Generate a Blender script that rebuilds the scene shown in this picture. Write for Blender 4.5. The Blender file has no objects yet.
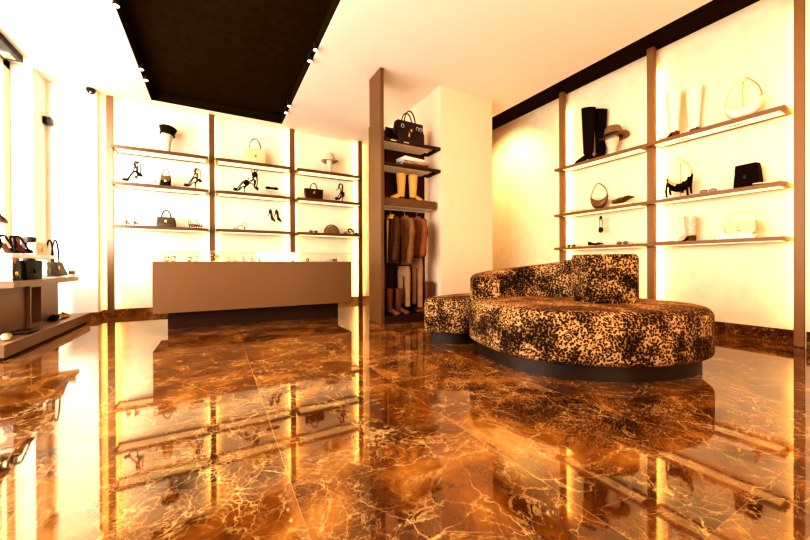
import bpy, bmesh, math, random
from mathutils import Vector, Matrix
PI = math.pi
S = bpy.context.scene
COL = S.collection
random.seed(4)

# ------------------------------------------------------------------ mesh helpers
class MB:
    def __init__(self): self.bm = bmesh.new()
    def _add(self, verts, faces, M=None):
        vs = [self.bm.verts.new((M @ Vector(v)) if M else v) for v in verts]
        for f in faces:
            try: self.bm.faces.new([vs[i] for i in f])
            except ValueError: pass
        return self
    def merge(self, other, M=None):
        me = bpy.data.meshes.new('tmp'); other.bm.to_mesh(me)
        if M: me.transform(M)
        self.bm.from_mesh(me); bpy.data.meshes.remove(me); other.bm.free(); return self
    def box(self, x0, x1, y0, y1, z0, z1, bev=0.0, seg=2, M=None):
        b = MB()
        v = [(x, y, z) for z in (z0, z1) for y in (y0, y1) for x in (x0, x1)]
        b._add(v, [(0,2,3,1),(4,5,7,6),(0,1,5,4),(2,6,7,3),(0,4,6,2),(1,3,7,5)])
        if bev:
            bmesh.ops.bevel(b.bm, geom=b.bm.edges[:], offset=bev, segments=seg, profile=0.5, affect='EDGES', clamp_overlap=True)
        return self.merge(b, M)
    def prism(self, pts, z0, z1, bev=0.0, seg=3, M=None):
        b = MB(); n = len(pts)
        v = [(p[0], p[1], z0) for p in pts] + [(p[0], p[1], z1) for p in pts]
        f = [tuple(range(n))[::-1], tuple(range(n, 2*n))] + [(i, (i+1) % n, n+(i+1) % n, n+i) for i in range(n)]
        b._add(v, f)
        if bev:
            es = [e for e in b.bm.edges if abs(e.verts[0].co.z - e.verts[1].co.z) < 1e-6]
            bmesh.ops.bevel(b.bm, geom=es, offset=bev, segments=seg, profile=0.5, affect='EDGES', clamp_overlap=True)
        return self.merge(b, M)
    def loft(self, rings, cap=True, closed=True, M=None):
        n = len(rings[0]); v = [p for r in rings for p in r]; f = []
        for k in range(len(rings)-1):
            for i in range(n if closed else n-1):
                j = (i+1) % n
                f.append((k*n+i, k*n+j, (k+1)*n+j, (k+1)*n+i))
        if cap and closed:
            f.append(tuple(range(n))[::-1]); f.append(tuple(range((len(rings)-1)*n, len(rings)*n)))
        return self._add(v, f, M)
    def tube(self, pts, r, n=8, closed=False, M=None):
        pts = [Vector(p) for p in pts]; m = len(pts)
        rr = r if isinstance(r, (list, tuple)) else [r]*m
        rings = []; up = Vector((0.13, 0.21, 1)).normalized()
        for i, p in enumerate(pts):
            a = pts[(i-1) % m] if (i or closed) else p
            b = pts[(i+1) % m] if (i < m-1 or closed) else p
            t = (b-a).normalized()
            u = up - t*up.dot(t)
            if u.length < 1e-3: u = Vector((1,0,0)) - t*t.x
            u.normalize(); w = t.cross(u); up = u
            rings.append([tuple(p + (u*math.cos(2*PI*k/n) + w*math.sin(2*PI*k/n))*rr[i]) for k in range(n)])
        if closed: rings.append(rings[0])
        return self.loft(rings, cap=not closed, M=M)
    def lathe(self, prof, n=24, c=(0,0), sx=1, sy=1, M=None, cap=True):
        return self.loft([[(c[0]+r*sx*math.cos(2*PI*k/n), c[1]+r*sy*math.sin(2*PI*k/n), z) for k in range(n)] for r, z in prof], M=M, cap=cap)
    def ball(self, c, rx, ry, rz, M=None, n=14, m=9):
        prof = [(max(1e-4, math.sin(PI*k/m)), -math.cos(PI*k/m)) for k in range(m+1)]
        return self.loft([[(c[0]+r*rx*math.cos(2*PI*k/n), c[1]+r*ry*math.sin(2*PI*k/n), c[2]+z*rz) for k in range(n)] for r, z in prof], M=M)
    def build(self, name, mat, parent=None, ang=38, subsurf=0, loc=None):
        bmesh.ops.remove_doubles(self.bm, verts=self.bm.verts[:], dist=1e-5)
        bmesh.ops.recalc_face_normals(self.bm, faces=self.bm.faces[:])
        me = bpy.data.meshes.new(name); self.bm.to_mesh(me); self.bm.free()
        for p in me.polygons: p.use_smooth = True
        me.set_sharp_from_angle(angle=math.radians(ang))
        me.materials.append(mat)
        o = bpy.data.objects.new(name, me); COL.objects.link(o)
        if parent: o.parent = parent
        if loc: o.location = loc
        if subsurf:
            md = o.modifiers.new('sub', 'SUBSURF'); md.levels = md.render_levels = subsurf
        return o

def T(x=0, y=0, z=0, rx=0, ry=0, rz=0):
    return Matrix.Translation((x, y, z)) @ Matrix.Rotation(rz, 4, 'Z') @ Matrix.Rotation(ry, 4, 'Y') @ Matrix.Rotation(rx, 4, 'X')
def arc(cx, cz, rx, rz, a0, a1, n=14, y=0):
    return [(cx+rx*math.cos(math.radians(a0+(a1-a0)*k/n)), y, cz+rz*math.sin(math.radians(a0+(a1-a0)*k/n))) for k in range(n+1)]
def spline(pts, n=8, closed=False):
    out = []; m = len(pts); P = [Vector(p) for p in pts]
    for i in range(m if closed else m-1):
        g = (lambda k: P[k % m]) if closed else (lambda k: P[min(max(k, 0), m-1)])
        p0, p1, p2, p3 = g(i-1), g(i), g(i+1), g(i+2)
        for k in range(n):
            t = k/n
            out.append(0.5*((2*p1)+(p2-p0)*t+(2*p0-5*p1+4*p2-p3)*t*t+(3*p1-p0-3*p2+p3)*t**3))
    if not closed: out.append(P[-1])
    return out
def thing(name, label, cat, loc=(0,0,0), rz=0, group=None, rx=0, ry=0):
    o = bpy.data.objects.new(name, None); COL.objects.link(o); o.empty_display_size = 0.05
    o.location = loc; o.rotation_euler = (rx, ry, rz); o['label'] = label; o['category'] = cat
    if group: o['group'] = group
    return o
def tag(o, label, cat, group=None):
    o['label'] = label; o['category'] = cat
    if group: o['group'] = group
    return o
def struct(o): o['kind'] = 'structure'; return o
def copy_tree(o, parent=None):
    c = o.copy(); COL.objects.link(c)
    if parent: c.parent = parent
    for ch in [x for x in COL.objects if x.parent == o]: copy_tree(ch, c)
    return c

# ------------------------------------------------------------------ materials
def mat(name, col, rough=0.5, metal=0.0, emit=None, es=0.0, noise=0.0, nscale=12.0, coat=0.0, spec=0.5, sheen=0.0, alpha=1.0, trans=0.0, bump=0.0, stretch=None):
    m = bpy.data.materials.new(name); m.use_nodes = True
    nt = m.node_tree; b = nt.nodes['Principled BSDF']
    c4 = (col[0], col[1], col[2], 1)
    b.inputs['Base Color'].default_value = c4
    b.inputs['Roughness'].default_value = rough; b.inputs['Metallic'].default_value = metal
    b.inputs['Coat Weight'].default_value = coat; b.inputs['Specular IOR Level'].default_value = spec
    b.inputs['Sheen Weight'].default_value = sheen; b.inputs['Alpha'].default_value = alpha
    b.inputs['Transmission Weight'].default_value = trans
    if emit:
        b.inputs['Emission Color'].default_value = (*emit, 1); b.inputs['Emission Strength'].default_value = es
    if noise or bump:
        tc = nt.nodes.new('ShaderNodeTexCoord'); n = nt.nodes.new('ShaderNodeTexNoise')
        n.inputs['Scale'].default_value = nscale; n.inputs['Detail'].default_value = 5
        if stretch:
            mp = nt.nodes.new('ShaderNodeMapping'); mp.inputs['Scale'].default_value = stretch
            nt.links.new(tc.outputs['Object'], mp.inputs['Vector']); nt.links.new(mp.outputs[0], n.inputs['Vector'])
        else: nt.links.new(tc.outputs['Object'], n.inputs['Vector'])
        if noise:
            r = nt.nodes.new('ShaderNodeValToRGB')
            r.color_ramp.elements[0].position = 0.3; r.color_ramp.elements[1].position = 0.7
            r.color_ramp.elements[0].color = tuple(x*(1-noise) for x in col)+(1,)
            r.color_ramp.elements[1].color = tuple(min(1, x*(1+noise)) for x in col)+(1,)
            nt.links.new(n.outputs['Fac'], r.inputs['Fac']); nt.links.new(r.outputs['Color'], b.inputs['Base Color'])
        if bump:
            bp = nt.nodes.new('ShaderNodeBump'); bp.inputs['Strength'].default_value = bump; bp.inputs['Distance'].default_value = 0.01
            nt.links.new(n.outputs['Fac'], bp.inputs['Height']); nt.links.new(bp.outputs[0], b.inputs['Normal'])
    return m

def marble(name, grout=True):
    m = bpy.data.materials.new(name); m.use_nodes = True; nt = m.node_tree; N = nt.nodes; L = nt.links
    b = N['Principled BSDF']
    tc = N.new('ShaderNodeTexCoord')
    def math_(op, a, bb=None, c=None):
        x = N.new('ShaderNodeMath'); x.operation = op
        for i, q in enumerate((a, bb, c)):
            if q is None: continue
            if isinstance(q, (int, float)): x.inputs[i].default_value = q
            else: L.new(q, x.inputs[i])
        return x.outputs[0]
    sep = N.new('ShaderNodeSeparateXYZ'); L.new(tc.outputs['Object'], sep.inputs[0])
    u = math_('DIVIDE', math_('SUBTRACT', sep.outputs['X'], 0.238), 0.81)
    v = math_('DIVIDE', math_('SUBTRACT', sep.outputs['Y'], 0.45), 1.62)
    cu, cv = math_('FLOOR', u), math_('FLOOR', v)
    comb = N.new('ShaderNodeCombineXYZ'); L.new(cu, comb.inputs[0]); L.new(cv, comb.inputs[1])
    wn = N.new('ShaderNodeTexWhiteNoise'); wn.noise_dimensions = '3D'; L.new(comb.outputs[0], wn.inputs['Vector'])
    vm = N.new('ShaderNodeVectorMath'); vm.operation = 'SCALE'; L.new(wn.outputs['Color'], vm.inputs[0]); vm.inputs['Scale'].default_value = 9.0 if grout else 0.0
    add = N.new('ShaderNodeVectorMath'); add.operation = 'ADD'; L.new(tc.outputs['Object'], add.inputs[0]); L.new(vm.outputs[0], add.inputs[1])
    P = add.outputs[0]
    def noise(scale, detail, dist=0.0, vec=None):
        n = N.new('ShaderNodeTexNoise'); n.inputs['Scale'].default_value = scale; n.inputs['Detail'].default_value = detail
        n.inputs['Distortion'].default_value = dist; n.inputs['Roughness'].default_value = 0.62; L.new(vec or P, n.inputs['Vector']); return n
    warp = noise(2.2, 5)
    w2 = N.new('ShaderNodeVectorMath'); w2.operation = 'SCALE'; L.new(warp.outputs['Color'], w2.inputs[0]); w2.inputs['Scale'].default_value = 0.34
    Pw = N.new('ShaderNodeVectorMath'); Pw.operation = 'ADD'; L.new(P, Pw.inputs[0]); L.new(w2.outputs[0], Pw.inputs[1])
    base = noise(2.6, 8, 0.6)
    r1 = N.new('ShaderNodeValToRGB'); cr = r1.color_ramp
    cr.elements[0].position = 0.32; cr.elements[0].color = (0.020, 0.006, 0.0015, 1)
    cr.elements[1].position = 0.74; cr.elements[1].color = (0.36, 0.15, 0.024, 1)
    e = cr.elements.new(0.46); e.color = (0.085, 0.026, 0.0045, 1)
    e = cr.elements.new(0.56); e.color = (0.165, 0.055, 0.0075, 1)
    L.new(base.outputs['Fac'], r1.inputs['Fac'])
    def vein(scale, w0, w1):
        vo = N.new('ShaderNodeTexVoronoi'); vo.feature = 'DISTANCE_TO_EDGE'; vo.inputs['Scale'].default_value = scale
        L.new(Pw.outputs[0], vo.inputs['Vector'])
        mr = N.new('ShaderNodeMapRange'); mr.inputs['From Min'].default_value = w0; mr.inputs['From Max'].default_value = w1
        mr.inputs['To Min'].default_value = 1; mr.inputs['To Max'].default_value = 0; L.new(vo.outputs['Distance'], mr.inputs['Value'])
        return mr.outputs[0]
    mask = noise(1.7, 4); mk = N.new('ShaderNodeMapRange'); mk.inputs['From Min'].default_value = 0.42; mk.inputs['From Max'].default_value = 0.66; L.new(mask.outputs['Fac'], mk.inputs['Value'])
    mask2 = noise(7, 5); mk2 = N.new('ShaderNodeMapRange'); mk2.inputs['From Min'].default_value = 0.38; mk2.inputs['From Max'].default_value = 0.7; L.new(mask2.outputs['Fac'], mk2.inputs['Value'])
    va = math_('MULTIPLY', vein(2.6, 0.0, 0.012), math_('ADD', math_('MULTIPLY', mk2.outputs[0], 0.75), 0.04))
    vb = math_('MULTIPLY', vein(8.5, 0.0, 0.030), math_('MULTIPLY', mk.outputs[0], math_('ADD', math_('MULTIPLY', mk2.outputs[0], 0.8), 0.15)))
    vd = math_('MULTIPLY', vein(24, 0.0, 0.09), math_('MULTIPLY', mk2.outputs[0], math_('MULTIPLY', mk.outputs[0], 0.55)))
    rg = noise(3.4, 7, 1.4); rd = math_('ABSOLUTE', math_('SUBTRACT', rg.outputs['Fac'], 0.5))
    rm = N.new('ShaderNodeMapRange'); rm.inputs['From Min'].default_value = 0.0; rm.inputs['From Max'].default_value = 0.016; rm.inputs['To Min'].default_value = 0.75; rm.inputs['To Max'].default_value = 0; L.new(rd, rm.inputs['Value'])
    ve = math_('MULTIPLY', rm.outputs[0], mk2.outputs[0])
    vs = math_('MINIMUM', math_('ADD', math_('ADD', math_('ADD', va, vb), vd), ve), 1.0)
    mx = N.new('ShaderNodeMix'); mx.data_type = 'RGBA'; L.new(vs, mx.inputs['Factor']); L.new(r1.outputs['Color'], mx.inputs['A']); mx.inputs['B'].default_value = (0.60, 0.36, 0.14, 1)
    out = mx.outputs['Result']
    fl = noise(4.2, 3, 1.0); fr = N.new('ShaderNodeMapRange'); fr.inputs['From Min'].default_value = 0.69; fr.inputs['From Max'].default_value = 0.73; L.new(fl.outputs['Fac'], fr.inputs['Value'])
    mx3 = N.new('ShaderNodeMix'); mx3.data_type = 'RGBA'; L.new(math_('MULTIPLY', fr.outputs[0], 0.55), mx3.inputs['Factor']); L.new(out, mx3.inputs['A']); mx3.inputs['B'].default_value = (0.5, 0.3, 0.11, 1)
    out = mx3.outputs['Result']
    if grout:
        fu = math_('ABSOLUTE', math_('SUBTRACT', math_('FRACT', math_('ADD', u, 0.5)), 0.5))
        fv = math_('ABSOLUTE', math_('SUBTRACT', math_('FRACT', math_('ADD', v, 0.5)), 0.5))
        g = math_('MAXIMUM', math_('LESS_THAN', fu, 0.0017), math_('MULTIPLY', math_('LESS_THAN', fv, 0.0007), 0.6))
        mx2 = N.new('ShaderNodeMix'); mx2.data_type = 'RGBA'; L.new(math_('MULTIPLY', g, 0.6), mx2.inputs['Factor']); L.new(out, mx2.inputs['A']); mx2.inputs['B'].default_value = (0.42, 0.25, 0.1, 1)
        out = mx2.outputs['Result']
    L.new(out, b.inputs['Base Color'])
    b.inputs['Roughness'].default_value = 0.035 if grout else 0.15
    b.inputs['IOR'].default_value = 2.0
    b.inputs['Specular Tint'].default_value = (1, 0.72, 0.40, 1)
    return m

def leopard(name):
    m = bpy.data.materials.new(name); m.use_nodes = True; nt = m.node_tree; N = nt.nodes; L = nt.links
    b = N['Principled BSDF']; tc = N.new('ShaderNodeTexCoord')
    wn = N.new('ShaderNodeTexNoise'); wn.inputs['Scale'].default_value = 25; wn.inputs['Detail'].default_value = 2; L.new(tc.outputs['Object'], wn.inputs['Vector'])
    sc = N.new('ShaderNodeVectorMath'); sc.operation = 'SCALE'; sc.inputs['Scale'].default_value = 0.025; L.new(wn.outputs['Color'], sc.inputs[0])
    ad = N.new('ShaderNodeVectorMath'); L.new(tc.outputs['Object'], ad.inputs[0]); L.new(sc.outputs[0], ad.inputs[1])
    vo = N.new('ShaderNodeTexVoronoi'); vo.inputs['Scale'].default_value = 68; vo.inputs['Randomness'].default_value = 0.85; L.new(ad.outputs[0], vo.inputs['Vector'])
    big = N.new('ShaderNodeTexNoise'); big.inputs['Scale'].default_value = 5.2; big.inputs['Detail'].default_value = 3; L.new(tc.outputs['Object'], big.inputs['Vector'])
    bm_ = N.new('ShaderNodeMapRange'); bm_.inputs['From Min'].default_value = 0.38; bm_.inputs['From Max'].default_value = 0.58
    bm_.inputs['To Min'].default_value = 0.17; bm_.inputs['To Max'].default_value = 0.0; L.new(big.outputs['Fac'], bm_.inputs['Value'])
    sm = N.new('ShaderNodeMath'); sm.operation = 'SUBTRACT'; L.new(vo.outputs['Distance'], sm.inputs[0]); L.new(bm_.outputs[0], sm.inputs[1])
    r = N.new('ShaderNodeValToRGB'); cr = r.color_ramp
    cr.elements[0].position = 0.34; cr.elements[0].color = (0.028, 0.0095, 0.003, 1)
    cr.elements[1].position = 0.66; cr.elements[1].color = (0.46, 0.275, 0.12, 1)
    e = cr.elements.new(0.46); e.color = (0.08, 0.028, 0.008, 1)
    e = cr.elements.new(0.53); e.color = (0.27, 0.135, 0.045, 1)
    L.new(sm.outputs[0], r.inputs['Fac'])
    dk = N.new('ShaderNodeMapRange'); dk.inputs['From Min'].default_value = 0.36; dk.inputs['From Max'].default_value = 0.56
    dk.inputs['To Min'].default_value = 0.42; dk.inputs['To Max'].default_value = 1.0; L.new(big.outputs['Fac'], dk.inputs['Value'])
    mu = N.new('ShaderNodeVectorMath'); mu.operation = 'SCALE'; L.new(r.outputs['Color'], mu.inputs[0]); L.new(dk.outputs[0], mu.inputs['Scale'])
    L.new(mu.outputs[0], b.inputs['Base Color'])
    b.inputs['Roughness'].default_value = 0.8; b.inputs['Specular IOR Level'].default_value = 0.1; b.inputs['Sheen Weight'].default_value = 0.22; b.inputs['Sheen Roughness'].default_value = 0.35
    b.inputs['Sheen Tint'].default_value = (0.55, 0.18, 0.04, 1)
    return m

def plaster(name):
    m = mat(name, (0.80, 0.66, 0.45), rough=0.5, noise=0.06, nscale=9, bump=0.3)
    return m

WARM = (1.0, 0.66, 0.30)
M = dict(
    ceiling=mat('ceiling_paint', (0.88, 0.76, 0.64), 0.8, noise=0.01, nscale=2),
    wall=mat('wall_paint', (0.88, 0.80, 0.70), 0.75, noise=0.015, nscale=3),
    niche=mat('niche_paint', (0.86, 0.76, 0.58), 0.7, noise=0.04, nscale=4),
    plaster=plaster('gold_plaster'),
    black=mat('black_recess', (0.022, 0.010, 0.001), 0.9, noise=0.2, spec=0.03),
    floor=marble('emperador_marble'), skirting=marble('marble_skirting', False),
    bronze=mat('bronze_lacquer', (0.165, 0.078, 0.028), 0.42, spec=0.3, noise=0.03, nscale=2),
    bronze_light=mat('pale_bronze_lacquer', (0.24, 0.14, 0.075), 0.35, noise=0.03, nscale=2),
    rack_shaded=mat('rack_bronze_shaded', (0.125, 0.055, 0.018), 0.42, noise=0.04, nscale=2, spec=0.3),  # bronze lacquer darkened, painting in the shade of the rack's shadow side
    goldbronze=mat('gold_bronze_lacquer', (0.25, 0.118, 0.036), 0.42, noise=0.04, nscale=2, spec=0.3),
    goldshelf=mat('gold_bronze_shelf', (0.21, 0.092, 0.026), 0.42, noise=0.05, nscale=6, spec=0.3),
    shelf=mat('shelf_bronze', (0.12, 0.048, 0.014), 0.42, spec=0.3, noise=0.06, nscale=6),
    darkwood=mat('dark_wood', (0.040, 0.012, 0.005), 0.5, spec=0.15, noise=0.25, nscale=4, stretch=(1, 8, 8)),
    taupe=mat('taupe_lacquer', (0.19, 0.102, 0.05), 0.36, spec=0.35, noise=0.04, nscale=3),
    led=mat('led_diffuser', (0.9, 0.8, 0.6), 0.5, emit=(1.0, 0.70, 0.34), es=1.5, noise=0.01),
    ledpost=mat('led_strip', (0.9, 0.8, 0.6), 0.5, emit=(1.0, 0.64, 0.26), es=34.0, noise=0.01),
    ledrack=mat('rack_led', (0.5, 0.3, 0.12), 0.5, emit=(1.0, 0.72, 0.38), es=0.22, noise=0.01),
    lens=mat('spot_lens', (1, 0.9, 0.7), 0.3, emit=(1.0, 0.8, 0.5), es=10.0, noise=0.01),
    spotbody=mat('spot_housing', (0.02, 0.015, 0.01), 0.35, noise=0.1),
    leopard=leopard('leopard_velvet'),
    sofabase=mat('sofa_plinth', (0.022, 0.009, 0.004), 0.4, spec=0.3, noise=0.15, nscale=8),
    frame=mat('window_frame_paint', (0.75, 0.62, 0.38), 0.5, noise=0.04),
    rubber=mat('dark_rubber', (0.008, 0.005, 0.004), 0.5, spec=0.15, noise=0.1),
    camera=mat('camera_housing', (0.010, 0.007, 0.005), 0.45, spec=0.2, noise=0.1),
    blk=mat('black_leather', (0.005, 0.0025, 0.0015), 0.5, noise=0.2, nscale=40, bump=0.15, spec=0.12),
    dkbrown=mat('dark_brown_leather', (0.024, 0.007, 0.003), 0.42, noise=0.2, nscale=40, bump=0.15, spec=0.25),
    suede=mat('dark_suede', (0.010, 0.0035, 0.002), 0.85, noise=0.2, nscale=60, spec=0.1),
    brown=mat('brown_leather', (0.11, 0.034, 0.012), 0.45, noise=0.15, nscale=30, spec=0.25),
    rust=mat('rust_brown_leather', (0.12, 0.034, 0.009), 0.45, noise=0.12, nscale=30, spec=0.25),
    tan=mat('tan_suede', (0.62, 0.34, 0.10), 0.8, noise=0.08, nscale=40, spec=0.1),
    olive=mat('olive_leather', (0.055, 0.028, 0.008), 0.4, noise=0.12, nscale=30),
    bronzebag=mat('bronze_metallic_leather', (0.17, 0.085, 0.028), 0.3, metal=0.25, noise=0.15, nscale=25),
    cream=mat('cream_leather', (0.76, 0.61, 0.32), 0.5, noise=0.05, nscale=20),
    white=mat('white_leather', (0.78, 0.68, 0.52), 0.5, noise=0.03, nscale=20),
    ivory=mat('ivory_leather', (0.62, 0.50, 0.30), 0.5, noise=0.05, nscale=20),
    snake=mat('snakeskin', (0.62, 0.46, 0.30), 0.5, noise=0.38, nscale=60, bump=0.2),
    gold=mat('gold_metal', (0.80, 0.50, 0.14), 0.25, metal=1.0, noise=0.05),
    silver=mat('brushed_steel', (0.65, 0.60, 0.55), 0.3, metal=1.0, noise=0.05),
    straw=mat('brown_straw', (0.20, 0.105, 0.04), 0.8, noise=0.3, nscale=80, bump=0.3),
    palestraw=mat('pale_straw', (0.60, 0.46, 0.27), 0.8, noise=0.1, nscale=80, bump=0.3),
    felt=mat('black_felt', (0.012, 0.006, 0.004), 0.85, noise=0.2, nscale=60, spec=0.1),
    bust=mat('mannequin_plaster', (0.66, 0.54, 0.37), 0.65, noise=0.05, nscale=12),
    paper=mat('paper', (0.80, 0.74, 0.64), 0.7, noise=0.04, nscale=30),
    cover=mat('printed_cover', (0.30, 0.18, 0.11), 0.4, noise=0.5, nscale=22),
    ink=mat('grey_ink', (0.32, 0.25, 0.18), 0.7, noise=0.05),
    acrylic=mat('frosted_acrylic', (0.93, 0.92, 0.9), 0.25, noise=0.02),
    coat=mat('dark_brown_wool', (0.06, 0.02, 0.007), 0.85, noise=0.2, nscale=30, spec=0.1),
    khaki=mat('khaki_cotton', (0.20, 0.092, 0.028), 0.8, noise=0.15, nscale=14, spec=0.1, bump=0.2),
    beige=mat('beige_trouser_cloth', (0.30, 0.165, 0.07), 0.8, noise=0.12, nscale=14, bump=0.2),
    rustcloth=mat('rust_brown_suede_cloth', (0.20, 0.065, 0.022), 0.85, noise=0.18, nscale=20, spec=0.1),
    pinkbeige=mat('rosy_beige_cloth', (0.30, 0.14, 0.06), 0.8, noise=0.1, nscale=14),
)
def glass_mat(name, tint, mixf):
    m = bpy.data.materials.new(name); m.use_nodes = True; nt = m.node_tree; nt.nodes.remove(nt.nodes['Principled BSDF'])
    t = nt.nodes.new('ShaderNodeBsdfTransparent'); t.inputs[0].default_value = (*tint, 1)
    g = nt.nodes.new('ShaderNodeBsdfGlossy'); g.inputs['Roughness'].default_value = 0.02
    mx = nt.nodes.new('ShaderNodeMixShader'); mx.inputs[0].default_value = mixf; nt.links.new(t.outputs[0], mx.inputs[1]); nt.links.new(g.outputs[0], mx.inputs[2])
    nt.links.new(mx.outputs[0], nt.nodes['Material Output'].inputs['Surface']); return m
M['glass'] = glass_mat('clear_glass', (0.985, 0.985, 0.97), 0.035)
M['glassedge'] = mat('glass_edge', (0.42, 0.42, 0.30), 0.2, noise=0.05)
M['clear'] = glass_mat('clear_acrylic', (0.93, 0.92, 0.88), 0.08)

# ------------------------------------------------------------------ the room
H = 3.40
XL, XR, YB = -2.08, 4.95, 6.95
YF = -3.0
struct(MB().box(-2.5, 5.3, YF, 7.2, -0.08, 0.0).build('floor', M['floor']))
# ceiling with the rectangular opening of the black recess, ending in a slot in front of the right wall
PX0, PX1, PY0, PY1 = -0.87, 1.10, -0.6, 6.70
CE = 4.325
mb = MB()
mb.box(-2.5, PX0, YF, 7.2, H, H+0.15); mb.box(PX1, CE, YF, 7.2, H, H+0.15)
mb.box(PX0, PX1, PY1, 7.2, H, H+0.15); mb.box(PX0, PX1, YF, PY0, H, H+0.15)
struct(mb.build('ceiling', M['ceiling']))
mb = MB().box(PX0-0.05, PX1+0.05, PY0-0.05, PY1+0.05, H+0.15, H+0.2)
for a in ((PX0, PX0+0.012, PY0, PY1), (PX1-0.012, PX1, PY0, PY1), (PX0, PX1, PY0, PY0+0.012), (PX0, PX1, PY1-0.012, PY1)):
    mb.box(*a, H+0.012, H+0.15)
struct(mb.build('ceiling_black_recess', M['black']))
struct(MB().box(CE+0.001, 5.3, YF, 7.2, 3.515, 3.6).box(CE+0.001, CE+0.012, YF, 7.2, H+0.012, 3.515).build('ceiling_slot', M['black']))
# walls
struct(MB().box(-1.53, 4.95, YB, YB+0.2, 0, H).build('wall_back', M['niche']))
struct(MB().box(-2.5, -1.53, 6.70, YB+0.2, 0, H).build('wall_back_left', M['wall']))
struct(MB().box(XR, XR+0.2, 1.0, YB+0.2, 0, 3.515).build('wall_right', M['plaster']))
struct(MB().box(4.80, XR+0.2, YF, 0.995, 0, 3.515).build('wall_right_front', M['plaster']))
struct(MB().box(-2.5, XR+0.2, YF-0.2, YF, 0, 3.6).build('wall_front', M['wall']))
struct(MB().box(-2.5, XL, 6.30, 6.70, 0, H).build('wall_left', M['wall']))
struct(MB().box(2.88, 3.88, 4.13, 6.0, 0, H).build('wall_column', mat('column_paint', (0.84, 0.60, 0.42), 0.75, noise=0.015, nscale=3)))
# skirting of marble
struct(MB().box(-1.53, 2.0, YB-0.02, YB, 0, 0.105).box(2.0, 4.9, YB-0.02, YB, 0, 0.105).build('baseboard_back', M['skirting']))
struct(MB().box(-2.08, -1.53, 6.68, 6.70, 0, 0.10).box(-1.53, -1.515, 6.68, YB-0.02, 0, 0.10).build('baseboard_left', M['skirting']))
struct(MB().box(XR-0.015, XR, 1.08, 6.9, 0, 0.14).build('baseboard_right', M['skirting']))
struct(MB().box(4.785, 4.80, YF, 0.985, 0, 0.16).build('baseboard_right_front', M['skirting']))
# shop window on the left
WX = -2.29
w = thing('window_1', 'full height shop window in the left wall', 'window'); del w['label']; del w['category']; struct(w)
fr = MB().box(WX-0.05, WX, 6.14, 6.30, 0, H)
for y in (3.2, 0.2, -2.8): fr.box(WX-0.05, WX, y, y+0.12, 0, H)
fr.box(WX-0.05, WX, YF, 6.30, 0, 0.08).box(WX-0.05, WX, YF, 6.30, 3.30, H)
fr.build('window_frame', M['frame'], w)
MB().box(WX-0.03, WX-0.024, YF, 6.15, 0.06, 3.32).build('window_pane', M['glass'], w)
MB().box(WX-0.052, WX-0.046, 6.135, 6.142, 0, H).build('window_seal', M['rubber'], w)
o = thing('curtain_rail', 'dark metal track box under the ceiling above the left shop window', 'rail', (-2.17, 3.0, H-0.06))
MB().box(-0.09, 0.09, -5.5, 3.05, -0.02, 0.058, 0.004).build('housing', M['rubber'], o)
MB().box(-0.05, 0.05, 2.83, 2.98, -0.028, -0.02).build('lens', M['silver'], o)

# ------------------------------------------------------------------ ceiling spotlights
spots = [(-0.845, 4.36, 'left edge of the black ceiling recess, nearest one'),
         (-0.835, 5.62, 'left edge of the black ceiling recess, front of the far pair'),
         (-0.830, 5.92, 'left edge of the black ceiling recess, rear of the far pair'),
         (1.060, 4.38, 'right edge of the black ceiling recess, rear of the near pair'),
         (1.065, 4.12, 'right edge of the black ceiling recess, front of the near pair'),
         (1.060, 5.78, 'right edge of the black ceiling recess, front of the far pair'),
         (1.060, 6.06, 'right edge of the black ceiling recess, rear of the far pair')]
first = None
for x, y, lab in spots:
    if first is None:
        first = o = thing('ceiling_spotlight', '', 'spotlight', group='recess spotlights')
        MB().lathe([(0.001, 0.06), (0.026, 0.06), (0.03, 0.0), (0.034, -0.03), (0.001, -0.03)], 16).build('housing', M['spotbody'], o)
        MB().ball((0, 0, -0.028), 0.026, 0.026, 0.014).build('lens', M['lens'], o)
    else: o = copy_tree(first)
    o.location = (x, y, H-0.005); o['label'] = 'small lit spotlight, ' + lab
def spot(name, loc, target, power, size, col=WARM, blend=0.8, rad=0.05):
    l = bpy.data.lights.new(name, 'SPOT'); l.energy = power; l.spot_size = math.radians(size); l.spot_blend = blend; l.color = col; l.shadow_soft_size = rad
    o = bpy.data.objects.new(name, l); COL.objects.link(o); o.location = loc
    o.rotation_euler = (Vector(target)-Vector(loc)).to_track_quat('-Z', 'Y').to_euler(); return o
def area(name, loc, target, power, sx, sy, col):
    l = bpy.data.lights.new(name, 'AREA'); l.energy = power; l.shape = 'RECTANGLE'; l.size = sx; l.size_y = sy; l.color = col
    o = bpy.data.objects.new(name, l); COL.objects.link(o); o.location = loc
    o.rotation_euler = (Vector(target)-Vector(loc)).to_track_quat('-Z', 'Y').to_euler(); return o
LW = (1.0, 0.74, 0.44)
for i, (x, y, tx, ty) in enumerate(((-0.84, 4.36, -0.6, 3.4), (-0.83, 5.7, -0.3, 5.0), (1.06, 4.2, 1.6, 3.2), (1.06, 5.9, 1.2, 5.0), (-0.84, 1.6, -0.4, 1.4), (1.06, 1.6, 2.6, 1.6))):
    spot('spot_lamp', (x, y, H-0.06), (tx, ty, 0), 80, 80, LW)
spot('wall_wash_lamp', (3.95, 4.62, 3.36), (4.95, 4.72, 2.35), 300, 95, (1, 0.74, 0.40), 1.0)
area('added_fill_light', (1.4, -0.9, 3.3), (1.8, 4.0, 0.6), 55, 3.0, 1.6, (1, 0.76, 0.50))  # unseen soft fill behind the camera, added to brighten the room
area('added_bounce_light', (1.8, -1.6, 1.1), (2.0, 0.6, 3.4), 150, 1.2, 1.2, (1, 0.74, 0.48))  # unseen upward light, added to brighten the ceiling by bounce
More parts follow.
